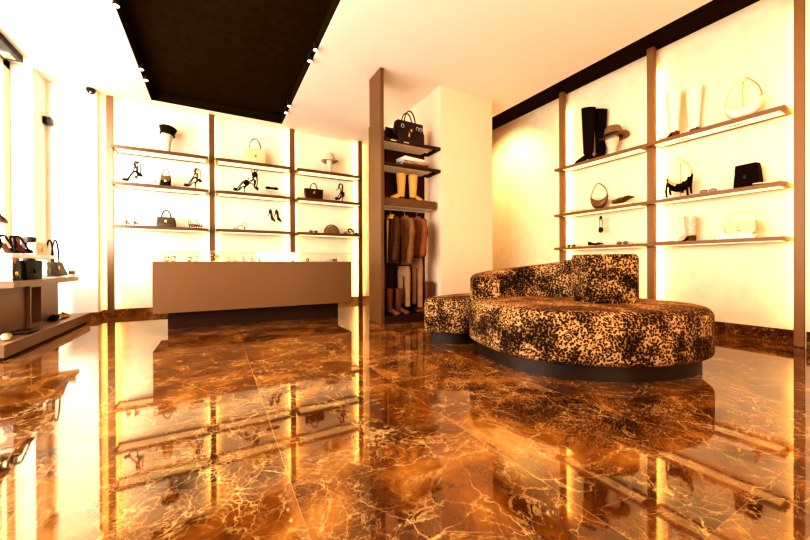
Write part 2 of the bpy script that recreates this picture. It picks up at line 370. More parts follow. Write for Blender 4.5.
area('added_fill_light', (2.6, 1.2, 3.36), (2.6, 1.3, 0), 30, 1.6, 2.2, (1, 0.78, 0.52))  # another unseen fill, added under the ceiling above the sofa
area('window_daylight', (-2.9, 3.0, 1.8), (0.5, 4.2, 1.6), 700, 6.0, 3.0, (1, 0.96, 0.90))
area('window_daylight', (-2.62, 3.6, 1.9), (-2.02, 6.7, 1.7), 110, 0.5, 2.8, (1, 0.97, 0.93)).data.spread = math.radians(40)  # second daylight area, added outside the glass to whiten the back-left corner

W = bpy.data.worlds.new('world'); S.world = W; W.use_nodes = True
W.node_tree.nodes['Background'].inputs[0].default_value = (1.0, 0.985, 0.95, 1); W.node_tree.nodes['Background'].inputs[1].default_value = 3.0

# ------------------------------------------------------------------ back wall shelving
PF = 6.80
def post_back(x0, x1, lab):
    o = thing('shelf_post', lab, 'post', ((x0+x1)/2, PF, 0), group='upright posts of the back wall shelving')
    hw = (x1-x0)/2
    MB().box(-hw, hw, 0, 0.055, 0.01, H-0.005, 0.003, 1).build('upright', M['bronze'], o)
    MB().box(-hw+0.012, hw-0.012, 0.055, 0.062, 0.12, H-0.03).build('light_strip', M['ledpost'], o)
post_back(-1.450, -1.364, 'bronze upright post at the left end of the back wall shelves')
post_back(-0.086, 0.004, 'bronze upright post of the back wall between the left and middle shelves')
post_back(1.258, 1.352, 'bronze upright post of the back wall between the middle and right shelves')
post_back(2.65, 2.735, 'bronze upright post of the back wall just left of the tall clothes rack')
def shelf_back(x0, x1, zt, lab):
    o = thing('display_shelf', lab, 'shelf', ((x0+x1)/2, PF, zt), group='back wall shelves')
    hw = (x1-x0)/2
    MB().box(-hw, hw, -0.20, 0.148, -0.048, 0, 0.002, 1).build('board', M['shelf'], o)
    MB().box(-hw+0.045, hw-0.045, -0.16, 0.04, -0.053, -0.048).build('light_diffuser', M['led'], o)
hz = {'top': 2.61, 'middle': 2.06, 'bottom': 1.41}
names = [('left', -1.353, -0.088), ('centre', 0.006, 1.256), ('right', 1.354, 2.648)]
what = {('top', 'left'): 'under the black hat', ('middle', 'left'): 'with two heel displays', ('bottom', 'left'): 'carrying the olive handbag',
        ('top', 'centre'): 'under the cream handbag', ('middle', 'centre'): 'carrying flower heels', ('bottom', 'centre'): 'with the raised pair of pumps',
        ('top', 'right'): 'under the pale straw hat', ('middle', 'right'): 'with the dark brown tote', ('bottom', 'right'): 'with the round shell bag'}
for lev, z in hz.items():
    for nm, x0, x1 in names:
        shelf_back(x0, x1, z, f'{lev} shelf, {nm} bay of the back wall, {what[(lev, nm)]}')
for z, nm in ((2.06, 'upper'), (1.43, 'middle'), (1.0, 'lower')):
    shelf_back(3.3, 4.35, z, f'{nm} bronze shelf end glimpsed between clothes rack and white column')

# ------------------------------------------------------------------ right wall shelving
RF = 4.80
def post_right(y0, y1, lab, zt=3.51):
    o = thing('shelf_post', lab, 'post', (RF, (y0+y1)/2, 0), group='upright posts of the right wall shelving')
    hw = (y1-y0)/2
    MB().box(0, 0.075, -hw, hw, 0.01, zt, 0.003, 1).build('upright', M['goldbronze'], o)
    MB().box(0.075, 0.084, -hw+0.012, hw-0.012, 0.2, zt-0.25).build('light_strip', M['ledpost'], o)
post_right(3.53, 3.605, 'bronze upright post of the right wall left of the tall black boots')
post_right(2.256, 2.334, 'bronze upright post of the right wall between its two shelf bays')
post_right(0.998, 1.07, 'bronze upright post at the right edge of the picture')
def shelf_right(y0, y1, zt, lab, notches):
    o = thing('display_shelf', lab, 'shelf', (RF, 0, zt), group='right wall shelves')
    pts = [(-0.10, y1), (-0.10, y0)]
    a, b = notches           # y limits of the full-depth part
    if a > y0: pts += [(-0.003, y0), (-0.003, a)]
    pts += [(0.146, a), (0.146, b)]
    if b < y1: pts += [(-0.003, b), (-0.003, y1)]
    MB().prism(pts, -0.038, 0).build('board', M['goldshelf'], o)
    d_ = MB().box(-0.068, 0.075, a+0.04, b-0.04, -0.042, -0.038).build('light_diffuser', M['led'], o)
    if zt > 2:
        for y in (a+0.33*(b-a), a+0.74*(b-a)): MB().box(-0.012, 0.012, y-0.05, y+0.05, -0.0445, -0.042).build('driver_slot', M['rubber'], d_)
for z, nm, wa, wb in ((2.29, 'top', 'under the tall black boots', 'under the white shoulder bag'), (1.57, 'middle', 'with the bronze hobo bag', 'with the dark box bag'), (1.05, 'bottom', 'with the single shoe on a stand', 'with the snakeskin boot')):
    shelf_right(2.30, 3.617, z, f'{nm} shelf, left bay of the right wall, {wa}', (2.338, 3.526))
    shelf_right(1.103, 2.296, z, f'{nm} shelf, right bay of the right wall, {wb}', (1.103, 2.252))

# ------------------------------------------------------------------ clothes rack by the column
o = thing('clothes_rack', 'tall dark bronze open clothes rack standing against the white column', 'clothes rack', (1.935, 4.12, 0))
MB().box(-0.02, 0.03, 0, 0.37, 0.0, H-0.003, 0.003, 1).build('side_panel', M['rack_shaded'], o)
MB().box(-0.022, 0.245, 0.372, 0.40, 0.0, 2.74, 0.002, 1).build('rear_stile', M['bronze'], o)
MB().box(0.225, 0.88, 0.345, 0.37, 0.08, 2.78, 0.002, 1).build('back_panel', M['darkwood'], o)
MB().box(0.031, 0.93, 0.0, 0.344, 0.0, 0.10, 0.003, 1).build('plinth', M['darkwood'], o)
for z in (2.49, 2.165):
    b = MB().box(0.031, 0.80, 0.0, 0.344, z-0.04, z, 0.002, 1).box(0.80, 0.942, 0.0, 0.035, z-0.04, z).box(0.905, 0.942, 0.035, 0.344, z-0.04, z).box(0.80, 0.905, 0.315, 0.344, z-0.04, z).build('shelf', M['darkwood'], o)
    if z > 2.3:
        for x in (0.13, 0.33): MB().box(x, x+0.085, -0.002, 0.0, z-0.030, z-0.018).build('light_slot', M['silver'], b)  # silver boxes drawn in place of LED spots in the shelf front
    MB().box(0.04, 0.79, 0.035, 0.32, z-0.044, z-0.04).build('light_diffuser', M['ledrack'], b)
b = MB().box(0.031, 0.90, 0.07, 0.344, 1.60, 1.71, 0.003, 1).build('rail_box', M['rack_shaded'], o)
MB().box(0.06, 0.87, 0.10, 0.30, 1.594, 1.60).build('light_diffuser', M['ledrack'], b)
MB().tube([(0.031, 0.15, 1.555), (0.80, 0.15, 1.555)], 0.011, 10).build('hanging_rail', M['silver'], o)

# ------------------------------------------------------------------ counter with glass case
o = thing('display_counter', 'long bronze sales counter with a flat glass case on top', 'counter', (0.58, 4.95, 0))
MB().box(-1.225, 1.225, 0.0, 0.72, 0.222, 0.84, 0.003, 1).build('body', M['bronze'], o)
MB().box(-1.10, 1.085, 0.22, 0.60, 0.0, 0.2215, 0.002, 1).build('plinth', M['darkwood'], o)
g = MB()
g.box(-1.22, 1.22, 0.004, 0.012, 0.842, 0.966); g.box(-1.22, 1.22, 0.708, 0.716, 0.842, 0.966)
g.box(-1.22, -1.212, 0.012, 0.708, 0.842, 0.966); g.box(1.212, 1.22, 0.012, 0.708, 0.842, 0.966); g.box(-1.22, 1.22, 0.004, 0.716, 0.966, 0.974)
gc = g.build('glass_case', M['glass'], o)
e = MB()
for y in (0.0, 0.718): e.box(-1.224, 1.224, y, y+0.005, 0.966, 0.973)
for x in (-1.224, 1.219):
    e.box(x, x+0.005, 0.0, 0.72, 0.966, 0.973)
    for y in (0.0, 0.718): e.box(x, x+0.005, y, y+0.005, 0.842, 0.97)
e.build('glass_edge', M['glassedge'], gc)

# ------------------------------------------------------------------ sofa
o = thing('serpentine_sofa', 'round leopard print velvet sofa with a curved backrest standing on the marble', 'sofa', (2.7, 1.95, 0))
ox, oy = 2.7, 1.95
def rel(pts): return [(x-ox, y-oy, 0) for x, y in pts]
front = [(2.06, 2.50), (1.955, 2.25), (1.905, 1.95), (1.94, 1.70), (2.06, 1.49), (2.25, 1.315), (2.50, 1.165), (2.85, 1.075), (3.15, 1.085), (3.38, 1.23), (3.50, 1.48), (3.50, 1.80), (3.38, 2.12), (3.12, 2.38), (2.75, 2.55), (2.35, 2.60)]
fo = [tuple(p) for p in spline(rel(front), 5, True)]
def offset(pts, d):
    c = Vector((sum(p[0] for p in pts)/len(pts), sum(p[1] for p in pts)/len(pts), 0)); out = []; n = len(pts)
    for i in range(n):
        t = (Vector(pts[(i+1) % n])-Vector(pts[i-1])).normalized(); nn = Vector((-t.y, t.x, 0))
        if nn.dot(c-Vector(pts[i])) < 0: nn = -nn
        out.append(tuple(Vector(pts[i])+nn*d))
    return out
def cushion(pts, z0, z1, r, crown=0.008, inner=0.18):
    m = MB(); rings = []
    for k in range(5):
        a = PI/2*k/4; d = r*0.6*(1-math.sin(a)); z = z0+r*0.6*(1-math.cos(a)); rings.append([(p[0], p[1], z) for p in offset(pts, d)])
    for k in range(1, 7):
        a = PI/2*k/6; d = r*(1-math.cos(a)); z = z1-r*(1-math.sin(a)); rings.append([(p[0], p[1], z) for p in offset(pts, d)])
    rings.append([(p[0], p[1], z1+crown) for p in offset(pts, inner)])
    return m.loft(rings)
cushion(fo, 0.112, 0.475, 0.075).build('seat', M['leopard'], o, 60)
MB().prism(offset(fo, 0.07), 0.0, 0.115).build('plinth', M['sofabase'], o)
rear = [(1.85, 2.90), (1.90, 2.83), (2.10, 2.66), (2.40, 2.62), (2.80, 2.57), (3.16, 2.42), (3.45, 2.12), (3.62, 2.15), (3.70, 2.45), (3.58, 2.82), (3.30, 3.10), (2.90, 3.24), (2.45, 3.22), (2.05, 3.09), (1.88, 2.99)]
ro = [tuple(p) for p in spline(rel(rear), 5, True)]
cushion(ro, 0.112, 0.455, 0.05, 0.004, 0.11).build('seat', M['leopard'], o, 60)
MB().prism(offset(ro, 0.07), 0.0, 0.115).build('plinth', M['sofabase'], o)
def rounded(p, t, wid, z0, z1, r=0.05, n=5):
    t = Vector(t).normalized(); nn = Vector((-t.y, t.x, 0)); out = []
    hw = wid/2
    for cx, cz, a0 in ((hw-r, z1-r, 0), (-hw+r, z1-r, 90), (-hw+0.01, z0+0.01, 180), (hw-0.01, z0+0.01, 270)):
        rr = r if a0 < 180 else 0.01
        for k in range(n):
            a = math.radians(a0+90*k/(n-1)); q = Vector(p)+nn*(cx+rr*math.cos(a)); out.append((q.x, q.y, cz+rr*math.sin(a)))
    return out
path = spline(rel([(2.14, 2.36), (2.25, 2.51), (2.50, 2.56), (2.78, 2.46), (2.98, 2.24), (3.03, 2.0)]), 7)
rings = []; m = len(path)
for i, p in enumerate(path):
    t = path[min(i+1, m-1)]-path[max(i-1, 0)]; f = i/(m-1)
    rings.append(rounded(p, t, 0.24+0.04*f, 0.462, 0.685+0.175*f**1.3, 0.055))
MB().loft(rings).build('backrest', M['leopard'], o, 60)
def rbox(w_, d_, z0, z1, r, M_=None):
    hw, hd = w_/2, d_/2; pts = []
    for cx, cy, a0 in ((hw-r, hd-r, 0), (-hw+r, hd-r, 90), (-hw+r, -hd+r, 180), (hw-r, -hd+r, 270)):
        for k in range(6):
            a = math.radians(a0+90*k/5); pts.append((cx+r*math.cos(a), cy+r*math.sin(a)))
    m_ = MB(); m_.prism(pts, z0, z1, 0.035, 4, M_); return m_
rbox(0.415, 0.37, 0.47, 0.872, 0.075, T(2.845-ox, 1.715-oy, 0, rz=math.radians(-27))).build('armrest', M['leopard'], o, 60)

# ------------------------------------------------------------------ low display table at the left window
o = thing('display_table', 'low taupe two level display table beside the left window', 'table', (-1.8, 5.2, 0))
b = MB().box(-0.25, 0.25, -1.055, 1.19, 0.022, 0.13, 0.003, 1).build('platform', M['taupe'], o)
MB().box(-0.21, 0.22, -1.02, 1.15, 0.0, 0.022).build('recessed_foot', M['darkwood'], b)
MB().box(-0.25, 0.20, -0.75, 0.95, 0.592, 0.65, 0.003, 1).build('table_top', M['taupe'], o)
MB().box(-0.20, 0.02, -0.70, 0.0, 0.13, 0.592).build('support', M['taupe'], o)
MB().box(-0.20, 0.0, 0.30, 0.93, 0.13, 0.592).build('support', M['taupe'], o)
q = MB(); q.box(-0.20, 0.05, 0.001, 0.03, 0.13, 0.59).box(-0.20, 0.05, 0.27, 0.299, 0.13, 0.59).box(-0.20, 0.05, 0.03, 0.27, 0.13, 0.165).box(-0.20, 0.05, 0.03, 0.27, 0.56, 0.59).box(-0.20, -0.18, 0.03, 0.27, 0.165, 0.56)
q.build('open_cubby', M['bronze_light'], o)

# ------------------------------------------------------------------ merchandise builders (front faces -Y, x runs to the right, base at z = 0)
def sole_path(L, hh):
    pts = []
    for k in range(13):
        s = k/12
        if s < 0.16: z = hh
        elif s < 0.66:
            t = (s-0.16)/0.5; t = t*t*(3-2*t); z = hh*(1-t)+0.006*t
        else: z = 0.006+0.006*max(0, (s-0.85)/0.15)
        wd = (0.020, 0.026, 0.028, 0.027, 0.025, 0.024, 0.026, 0.031, 0.036, 0.037, 0.033, 0.024, 0.008)[k]*L/0.24
        pts.append((s*L, z, wd))
    return pts
def shoe(name, label, loc, rz=0, pitch=0, L=0.24, hh=0.09, up='blk', so='dkbrown', style='strappy', cat='shoe', group=None, roll=0):
    o = thing(name, label, cat, loc, rz, group, rx=roll, ry=pitch)
    sp = sole_path(L, hh); th = 0.008
    rings = []
    for x, z, wd in sp:
        rings.append([(x, -wd, z), (x, -wd*0.9, z+th), (x, wd*0.9, z+th), (x, wd, z), (x, wd*0.8, z-0.003), (x, -wd*0.8, z-0.003)])
    MB().loft(rings).build('sole', M[so], o, 50)
    if hh > 0.03:
        MB().loft([[(0.012*L/0.24+cx*r+dx, 0+sy*r*1.1, z) for cx, sy in [(math.cos(2*PI*k/10), math.sin(2*PI*k/10)) for k in range(10)]] for z, r, dx in ((0, 0.006, 0.012), (hh*0.4, 0.0065, 0.012), (hh*0.8, 0.012, 0.012), (hh+0.002, 0.020, 0.012))]).build('heel', M[up], o)
    def cross(s, h, w_=1.0):       # arch over the foot at fraction s
        x = s*L; k = min(12, int(round(s*12))); z = sp[k][1]; wd = sp[k][2]*w_
        return [(x, wd*math.cos(PI*j/8), z+0.004+h*math.sin(PI*j/8)) for j in range(9)]
    if style in ('pump', 'closed', 'flat', 'mule', 'strappy', 'flower'):
        s0 = {'pump': 0.62, 'closed': 0.42, 'flat': 0.62, 'mule': 0.5, 'strappy': 0.70, 'flower': 0.74}[style]
        rr = []
        for k in range(8):
            s = s0+(0.995-s0)*k/7; rr.append(cross(s, (0.042 if style != 'closed' else 0.06)*(1-0.72*((k/7)**1.6))*L/0.24))
        m = MB().loft(rr, cap=False, closed=False)
        if style not in ('mule', 'strappy', 'flower'):
            a = [(x, -wd, z) for x, z, wd in sp[:9]][::-1]+[(-0.006, 0, hh)]+[(x, wd, z) for x, z, wd in sp[:9]]; n = len(a)
            hgt = [0.030+0.026*(abs(j-(n-1)/2) < 4)*(1-abs(j-(n-1)/2)/5) for j in range(n)]
            m.loft([a, [(p[0]-0.004, p[1]*0.82, p[2]+hgt[j]) for j, p in enumerate(a)]], cap=False, closed=False)
        m.build('upper', M[up], o, 60)
    if style in ('strappy', 'flower'):
        st = MB()
        for s in ((0.72, 0.80, 0.9) if style == 'strappy' else (0.78, 0.88)):
            c = cross(s, 0.030); st.tube(c, 0.009, 6)
        zc = hh+0.075
        st.tube([(0.022*L/0.24+0.032*math.cos(2*PI*k/16), 0.027*math.sin(2*PI*k/16), zc+0.006*math.cos(2*PI*k/16)) for k in range(16)], 0.008, 6, True)
        for sy in (-1, 1):
            st.tube([(0.004, sy*0.012, hh), (-0.008, sy*0.015, hh+0.04), (-0.006, sy*0.014, zc)], 0.010, 6)
            st.tube([(0.05, sy*0.024, zc), (0.11*L/0.24, sy*0.028, hh*0.62+0.04), (0.165*L/0.24, sy*0.034, 0.014)], 0.008, 6)
        st.build('straps', M[up], o)
    if style == 'flower':
        fl = MB()
        for k in range(12):
            a = 2*PI*k/12; fl.ball((-0.018+0.034*math.cos(a), 0.01*math.sin(3*a), hh+0.075+0.034*math.sin(a)), 0.022, 0.016, 0.022, n=8, m=5)
        fl.ball((-0.018, 0, hh+0.075), 0.034, 0.026, 0.034, n=10, m=6)
        fl.build('flower_bow', M[up], o)
        t_ = MB()
        for a, l_ in ((2.5, 0.10), (3.2, 0.11), (1.9, 0.09)): t_.tube([(-0.02, 0, hh+0.075), (-0.02+l_*math.cos(a), 0.02, hh+0.075+l_*math.sin(a))], [0.004, 0.009], 6)
        t_.build('ribbon', M[up], o)
    if style == 'sandal':
        st = MB()
        for s in (0.7, 0.86): st.tube(cross(s, 0.034), 0.006, 6)
        st.tube(arc(0.02, hh, 0.034, 0.085, 180, 0, 10), 0.0045, 6)
        st.tube([(0.05, 0, hh+0.02), (0.12*L/0.24, 0, hh*0.5+0.05), (0.17*L/0.24, 0, 0.042)], 0.005, 6)
        st.build('straps', M[up], o)
    return o
def boot(name, label, loc, rz=0, h=0.5, L=0.26, hh=0.06, r0=0.05, r1=0.075, fl=0.86, m='blk', so='dkbrown', cat='boot', group=None, lean=0.0, pleat=0.0, cuff=0.0):
    o = thing(name, label, cat, loc, rz, group)
    sp = sole_path(L, hh); rings = []; n = 20
    MB().loft([[(x, -wd*1.02, z-0.004), (x, -wd, z+0.008), (x, wd, z+0.008), (x, wd*1.02, z-0.004)] for x, z, wd in sp]).build('sole', M[so], o, 50)
    u = MB(); rr = []
    for k in range(2, 13):
        x, z, wd = sp[k]; s = k/12
        top = hh+0.09-(s-0.16)/0.84*(hh+0.09-0.035) if s > 0.16 else hh+0.09
        top = max(z+0.012, top*(1-0.10*math.sin(PI*s)))
        rr.append([(x, wd*math.cos(2*PI*j/12), z+0.004+(top-z)*max(0, math.sin(2*PI*j/12)) if math.sin(2*PI*j/12) > 0 else z) for j in range(12)])
    u.loft(rr)
    zs = [hh-0.004, hh+0.03, hh+0.07, hh+0.11]+[hh+0.11+(h-hh-0.11)*k/8 for k in range(1, 9)]
    for i, z in enumerate(zs):
        t = max(0, (z-hh-0.07)/(h-hh-0.07)); r = r0+(r1-r0)*t
        if i < 3: rx, ry, cx = (0.05, 0.03, 0.052) if i == 0 else (0.055, 0.034, 0.054) if i == 1 else (r0*1.02, r0*fl, 0.055)
        else: rx, ry, cx = r, r*fl, 0.055
        cx = cx*L/0.26+lean*t
        rings.append([(cx+rx*math.cos(2*PI*k/n), ry*math.sin(2*PI*k/n)*(1+pleat*math.cos(5*2*PI*k/n)), z+(cuff*math.cos(2*PI*k/n) if i == len(zs)-1 else 0)) for k in range(n)])
    rings.append([(p[0]*0.93+0.07*(0.055*L/0.26+lean), p[1]*0.9, p[2]-0.004) for p in rings[-1]])
    rings.append([(p[0], p[1], p[2]-0.10) for p in rings[-1]])
    u.loft(rings); u.build('upper', M[m], o, 60)
    MB().prism([(-0.004, -0.024), (0.055, -0.026), (0.05, 0.026), (-0.004, 0.024)], 0, hh-0.002).build('heel', M[so], o)
    return o
def rrect(w_, d_, z, r, n=4, cx=0.0, cy=0.0):
    out = []; hw, hd = w_/2, d_/2; r = min(r, hw*0.98, hd*0.98)
    for x, y, a0 in ((hw-r, hd-r, 0), (-hw+r, hd-r, 90), (-hw+r, -hd+r, 180), (hw-r, -hd+r, 270)):
        for k in range(n):
            a = math.radians(a0+90*k/(n-1)); out.append((cx+x+r*math.cos(a), cy+y+r*math.sin(a), z))
    return out
def handbag(name, label, loc, rz=0, w=0.3, d=0.12, h=0.2, tw=0.94, td=0.5, hh=0.12, hw=0.12, m='blk', hm=None, flap=0.0, clasp='gold', handles=2, hr=0.006, feet=False, fm=None, cat='handbag', sag=0.0, strapside=False, group=None):
    o = thing(name, label, cat, loc, rz, group); hm = hm or m
    rings = [rrect(w*0.96, d*0.92, 0.004, 0.02), rrect(w, d, 0.02, 0.025)]
    for k in range(1, 6):
        t = k/5; rings.append(rrect(w*(1+(tw-1)*t)+0.012*math.sin(PI*t)*w/0.3, d*(1+(td-1)*t), 0.02+(h-0.02)*t, 0.022))
    r_ = [(p[0], p[1], p[2]-sag*(1-(2*p[0]/w/max(tw, .1))**2)) for p in rings[-1]]; rings[-1] = r_
    rings.append([(p[0]*0.96, p[1]*0.75, p[2]-0.003) for p in r_])
    MB().loft(rings).build('body', M[m], o, 50)
    for k in range(handles):
        y = (-1 if k == 0 else 1)*d*td*0.38 if handles == 2 else 0
        pts = [(-hw/2, y*1.25, h-0.045)]+arc(0, h-0.01, hw/2, hh, 180, 0, 14, y)+[(hw/2, y*1.25, h-0.045)]
        MB().tube(pts, hr, 8).build('handle', M[hm], o)
    if flap:
        f_ = []
        for k in range(7):
            t = k/6; z = h+0.003-flap*h*t; q = (h-z)/h; yy = -d/2*(td+(1-td)*q)-0.005
            f_.append([(-w*0.5*(tw+(1-tw)*q)*(1-0.10*t*t), yy, z), (-w*0.25, yy-0.003, z-0.02*t), (w*0.25, yy-0.003, z-0.02*t), (w*0.5*(tw+(1-tw)*q)*(1-0.10*t*t), yy, z)])
        MB().loft(f_, cap=False, closed=False).build('flap', M[fm or m], o)
        yb = -d/2*(td+(1-td)*flap)
        MB().box(-0.014, 0.014, yb-0.017, yb-0.007, h*(1-flap)-0.03, h*(1-flap)+0.012, 0.003).build('clasp', M[clasp], o)
    if feet:
        for x in (-w*0.4, w*0.4):
            for y in (-d*0.32, d*0.32): MB().lathe([(0.008, 0), (0.008, 0.006)], 8, (x, y)).build('foot', M[clasp], o)
    return o
def hobo(name, label, loc, rz=0, w=0.26, h=0.16, d=0.07, strap=0.2, m='bronzebag', sm=None, z0=0.0, dip=0.5, stand=True, chain=False, cat='handbag', peak=0.0, cuts=False):
    o = thing(name, label, cat, loc, rz); n = 16; rings = []
    for i in range(n+1):
        t = -1+2*i/n; x = t*w/2
        top = z0+h*(1-dip*(1-t*t)); bot = z0+h*(1-math.sqrt(max(0, 1-abs(t)**2.6)))*0.86
        if i in (0, n): bot = top-0.02
        c = (top+bot)/2; hz_ = max(0.01, (top-bot)/2); hd = d/2*math.sqrt(max(0.12, 1-t**4))
        rings.append([(x, hd*math.cos(2*PI*k/14)*(1-0.35*max(0, math.sin(2*PI*k/14))), c+hz_*math.sin(2*PI*k/14)) for k in range(14)])
    MB().loft(rings).build('body', M[m], o, 60)
    zt = z0+h
    pts = [(-w/2+0.005, 0, zt-0.02)]+[(x, 0, z) for x, y, z in spline([(-w*0.5, zt, 0), (-w*0.34, zt+strap*0.55, 0), (-0.03+peak, zt+strap*0.97, 0), (0.03+peak, zt+strap*0.97, 0), (w*0.34, zt+strap*0.55, 0), (w*0.5, zt, 0)], 5) for y, z in ((x, 0),)] if False else None
    sp_ = spline([(-w*0.48, 0, zt-0.015), (-w*0.40, 0, zt+strap*0.42), (-w*0.16+peak, 0, zt+strap*0.95), (w*0.06+peak, 0, zt+strap*0.97), (w*0.38, 0, zt+strap*0.45), (w*0.48, 0, zt-0.015)], 6)
    MB().tube(sp_, 0.0075 if not chain else 0.006, 7).build('strap', M[sm or m], o)
    rg = MB()
    for sx in (-1, 1): rg.tube([(sx*w*0.47+0.014*math.cos(2*PI*k/12), 0, zt+0.014*math.sin(2*PI*k/12)) for k in range(12)], 0.0035, 6, True)
    rg.build('ring', M['gold'], o)
    return o
def bag_stand(label, loc, h, m='gold', plate=0.06):
    o = thing('bag_stand', label, 'display stand', loc)
    MB().lathe([(plate, 0), (plate, 0.004), (0.006, 0.006)], 20).build('base', M[m], o)
    MB().tube([(0, 0, 0.004), (0, 0, h-0.012), (0, -0.012, h), (0, -0.03, h-0.004)], 0.005, 8).build('rod', M[m], o)
    return o
def shoe_stand(label, loc, h, rz=0, m='clear'):
    o = thing('shoe_stand', label, 'display stand', loc, rz)
    MB().box(-0.05, 0.05, -0.035, 0.035, 0, 0.005, 0.001, 1).build('base', M[m], o)
    MB().box(-0.004, 0.004, -0.012, 0.012, 0.005, h, 0.001, 1).build('rod', M[m], o)
    return o
def bust(label, loc, rz=0, h=0.34, r=0.085, style='neck'):
    o = thing('mannequin_head', label, 'mannequin head', loc, rz)
    if style == 'neck':
        MB().lathe([(0.001, 0), (r*0.62, 0), (r*0.60, 0.01), (r*0.52, h*0.12), (r*0.56, h*0.35), (r*0.78, h*0.62), (r*0.98, h*0.80), (r, h*0.90), (r*0.7, h*0.975), (0.001, h)], 24, sy=1.1).build('head', M['bust'], o, 60)
    else:
        MB().lathe([(0.001, 0), (r*0.8, 0), (r*0.72, h*0.06), (r*0.55, h*0.18), (r*0.52, h*0.30), (r*0.80, h*0.42), (r*0.98, h*0.58), (r*1.02, h*0.74), (r*0.8, h*0.92), (0.001, h)], 24, sy=1.18).build('head', M['bust'], o, 60)
        MB().loft([[(-0.012, -r*1.02, h*0.62), (0.012, -r*1.02, h*0.62), (0, -r*0.9, h*0.66)], [(-0.02, -r*1.15, h*0.50), (0.02, -r*1.15, h*0.50), (0, -r*1.33, h*0.50)], [(-0.014, -r*1.05, h*0.47), (0.014, -r*1.05, h*0.47), (0, -r*1.08, h*0.47)]]).build('nose', M['bust'], o, 60)
    return o
def hat(label, loc, rz=0, ry=0, rx=0, rc=0.09, hc=0.10, rb=0.15, m='felt', band=None, wave=0.0, taper=0.85, name='hat'):
    o = thing(name, label, 'hat', loc, rz, rx=rx, ry=ry)
    MB().lathe([(rc*1.02, 0), (rc, hc*0.3), (rc*taper, hc*0.82), (rc*taper*0.8, hc*0.98), (rc*taper*0.35, hc), (0.001, hc*0.9)], 24, sy=1.15, cap=False).build('crown', M[m], o, 60)
    n = 32; rr = []
    for r in (rc*0.98, rc+(rb-rc)*0.5, rb, rb+0.002, rc+(rb-rc)*0.5, rc*0.98):
        k0 = len(rr); dz = -0.004 if k0 >= 3 else 0.0
        rr.append([(r*math.cos(2*PI*k/n), r*1.1*math.sin(2*PI*k/n), dz+wave*((r-rc*0.98)/(rb-rc))*math.cos(2*2*PI*k/n)) for k in range(n)])
    MB().loft(rr, cap=False).build('brim', M[m], o, 60)
    if band: MB().lathe([(rc*1.045, 0.002), (rc*1.03, hc*0.28), (rc*0.98, hc*0.28)], 24, sy=1.15, cap=False).build('band', M[band], o)
    return o
def glasses(name, label, loc, rz=0, w=0.14, m='dkbrown'):
    o = thing(name, label, 'glasses', loc, rz); f_ = MB(); l_ = MB()
    for sx in (-1, 1):
        ring = [(sx*w*0.26+w*0.21*math.cos(2*PI*k/16), 0, 0.022+0.019*math.sin(2*PI*k/16)) for k in range(16)]
        f_.tube(ring, 0.004, 6, True); l_.loft([[(p[0], -0.001, p[2]) for p in ring], [(p[0], 0.001, p[2]) for p in ring]])
    f_.tube([(-0.012, 0, 0.028), (0.012, 0, 0.028)], 0.0035, 6)
    f_.build('frame', M[m], o); l_.build('lenses', M['bronzebag'], o)
    for sx in (-1, 1): MB().tube([(sx*w*0.48, 0, 0.026), (sx*w*0.48, 0.09, 0.022), (sx*w*0.46, 0.125, 0.004)], 0.003, 6).build('temple', M[m], o)
    return o
def book(label, loc, rz=0, w=0.3, d=0.2, h=0.03, m='cover', ink=False, group=None):
    o = thing('book', label, 'book', loc, rz, group)
    c = MB().box(-w/2, w/2, -d/2, d/2, 0, 0.003).box(-w/2, w/2, -d/2, d/2, h-0.003, h).box(-w/2, w/2, -d/2, -d/2+0.003, 0.003, h-0.003)
    c.build('cover', M[m], o); MB().box(-w/2+0.006, w/2-0.006, -d/2+0.003, d/2-0.006, 0.003, h-0.003).build('pages', M['paper'], o)
    if ink:
        t_ = MB(); x = -w*0.22
        while x < w*0.12:
            t_.box(x, x+0.008, -d/2-0.0012, -d/2, h*0.30, h*0.62); x += 0.011
        t_.box(-w*0.42, -w*0.38, -d/2-0.0012, -d/2, h*0.3, h*0.7)
        t_.build('spine_lettering', M['ink'], o)
    return o

# ------------------------------------------------------------------ goods on the back wall shelves (top 2.61, middle 2.06, bottom 1.41)
YG = 6.74
bust('pale plaster hat bust under the black hat, top left back wall shelf', (-0.67, YG, 2.61), h=0.36, r=0.086)
hat('black felt hat with turned up brim on the top left back wall shelf', (-0.67, YG, 2.905), ry=math.radians(7), rc=0.098, hc=0.135, rb=0.106, m='felt', taper=1.27, wave=0.004)
def heel_display(x, z, lab, up='blk', d=1, L=0.22, xo=0.0, style='strappy', pitch=34, dz=0.13, lowlab='', so='dkbrown'):
    st = shoe_stand('clear acrylic stand lifting ' + lab, (x-0.03, YG+0.10, z), dz)
    shoe('heel_sandal', lab, (x-0.06, YG+0.10, z+dz+0.10), -0.6, math.radians(pitch), L, 0.095, up, so, style)
    shoe('heel_sandal', lowlab, (x+0.04+xo, YG-0.10, z+0.006), PI+0.5, 0, L, 0.095, up, so, style)
heel_display(-1.09, 2.06, 'raised black strappy heel, nearest the left post of the back wall', lowlab='black strappy heel standing on the shelf nearest the left back post', L=0.2, xo=0.01)
heel_display(-0.28, 2.06, 'raised brown strappy heel beside the second back wall post', 'dkbrown', lowlab='brown strappy heel standing on the shelf beside the second post', xo=-0.02, L=0.2)
heel_display(2.22, 2.06, 'raised thin strappy heel at the right end of the middle shelf', 'blk', lowlab='thin strappy heel standing at the right end of the middle shelf', L=0.23, pitch=42, dz=0.16)
handbag('handbag', 'small white handbag beside the small black one, back wall', (-0.835, YG-0.03, 2.06), w=0.15, d=0.08, h=0.13, hh=0.13, hw=0.09, m='white', hm='ivory', flap=0.45, hr=0.004)
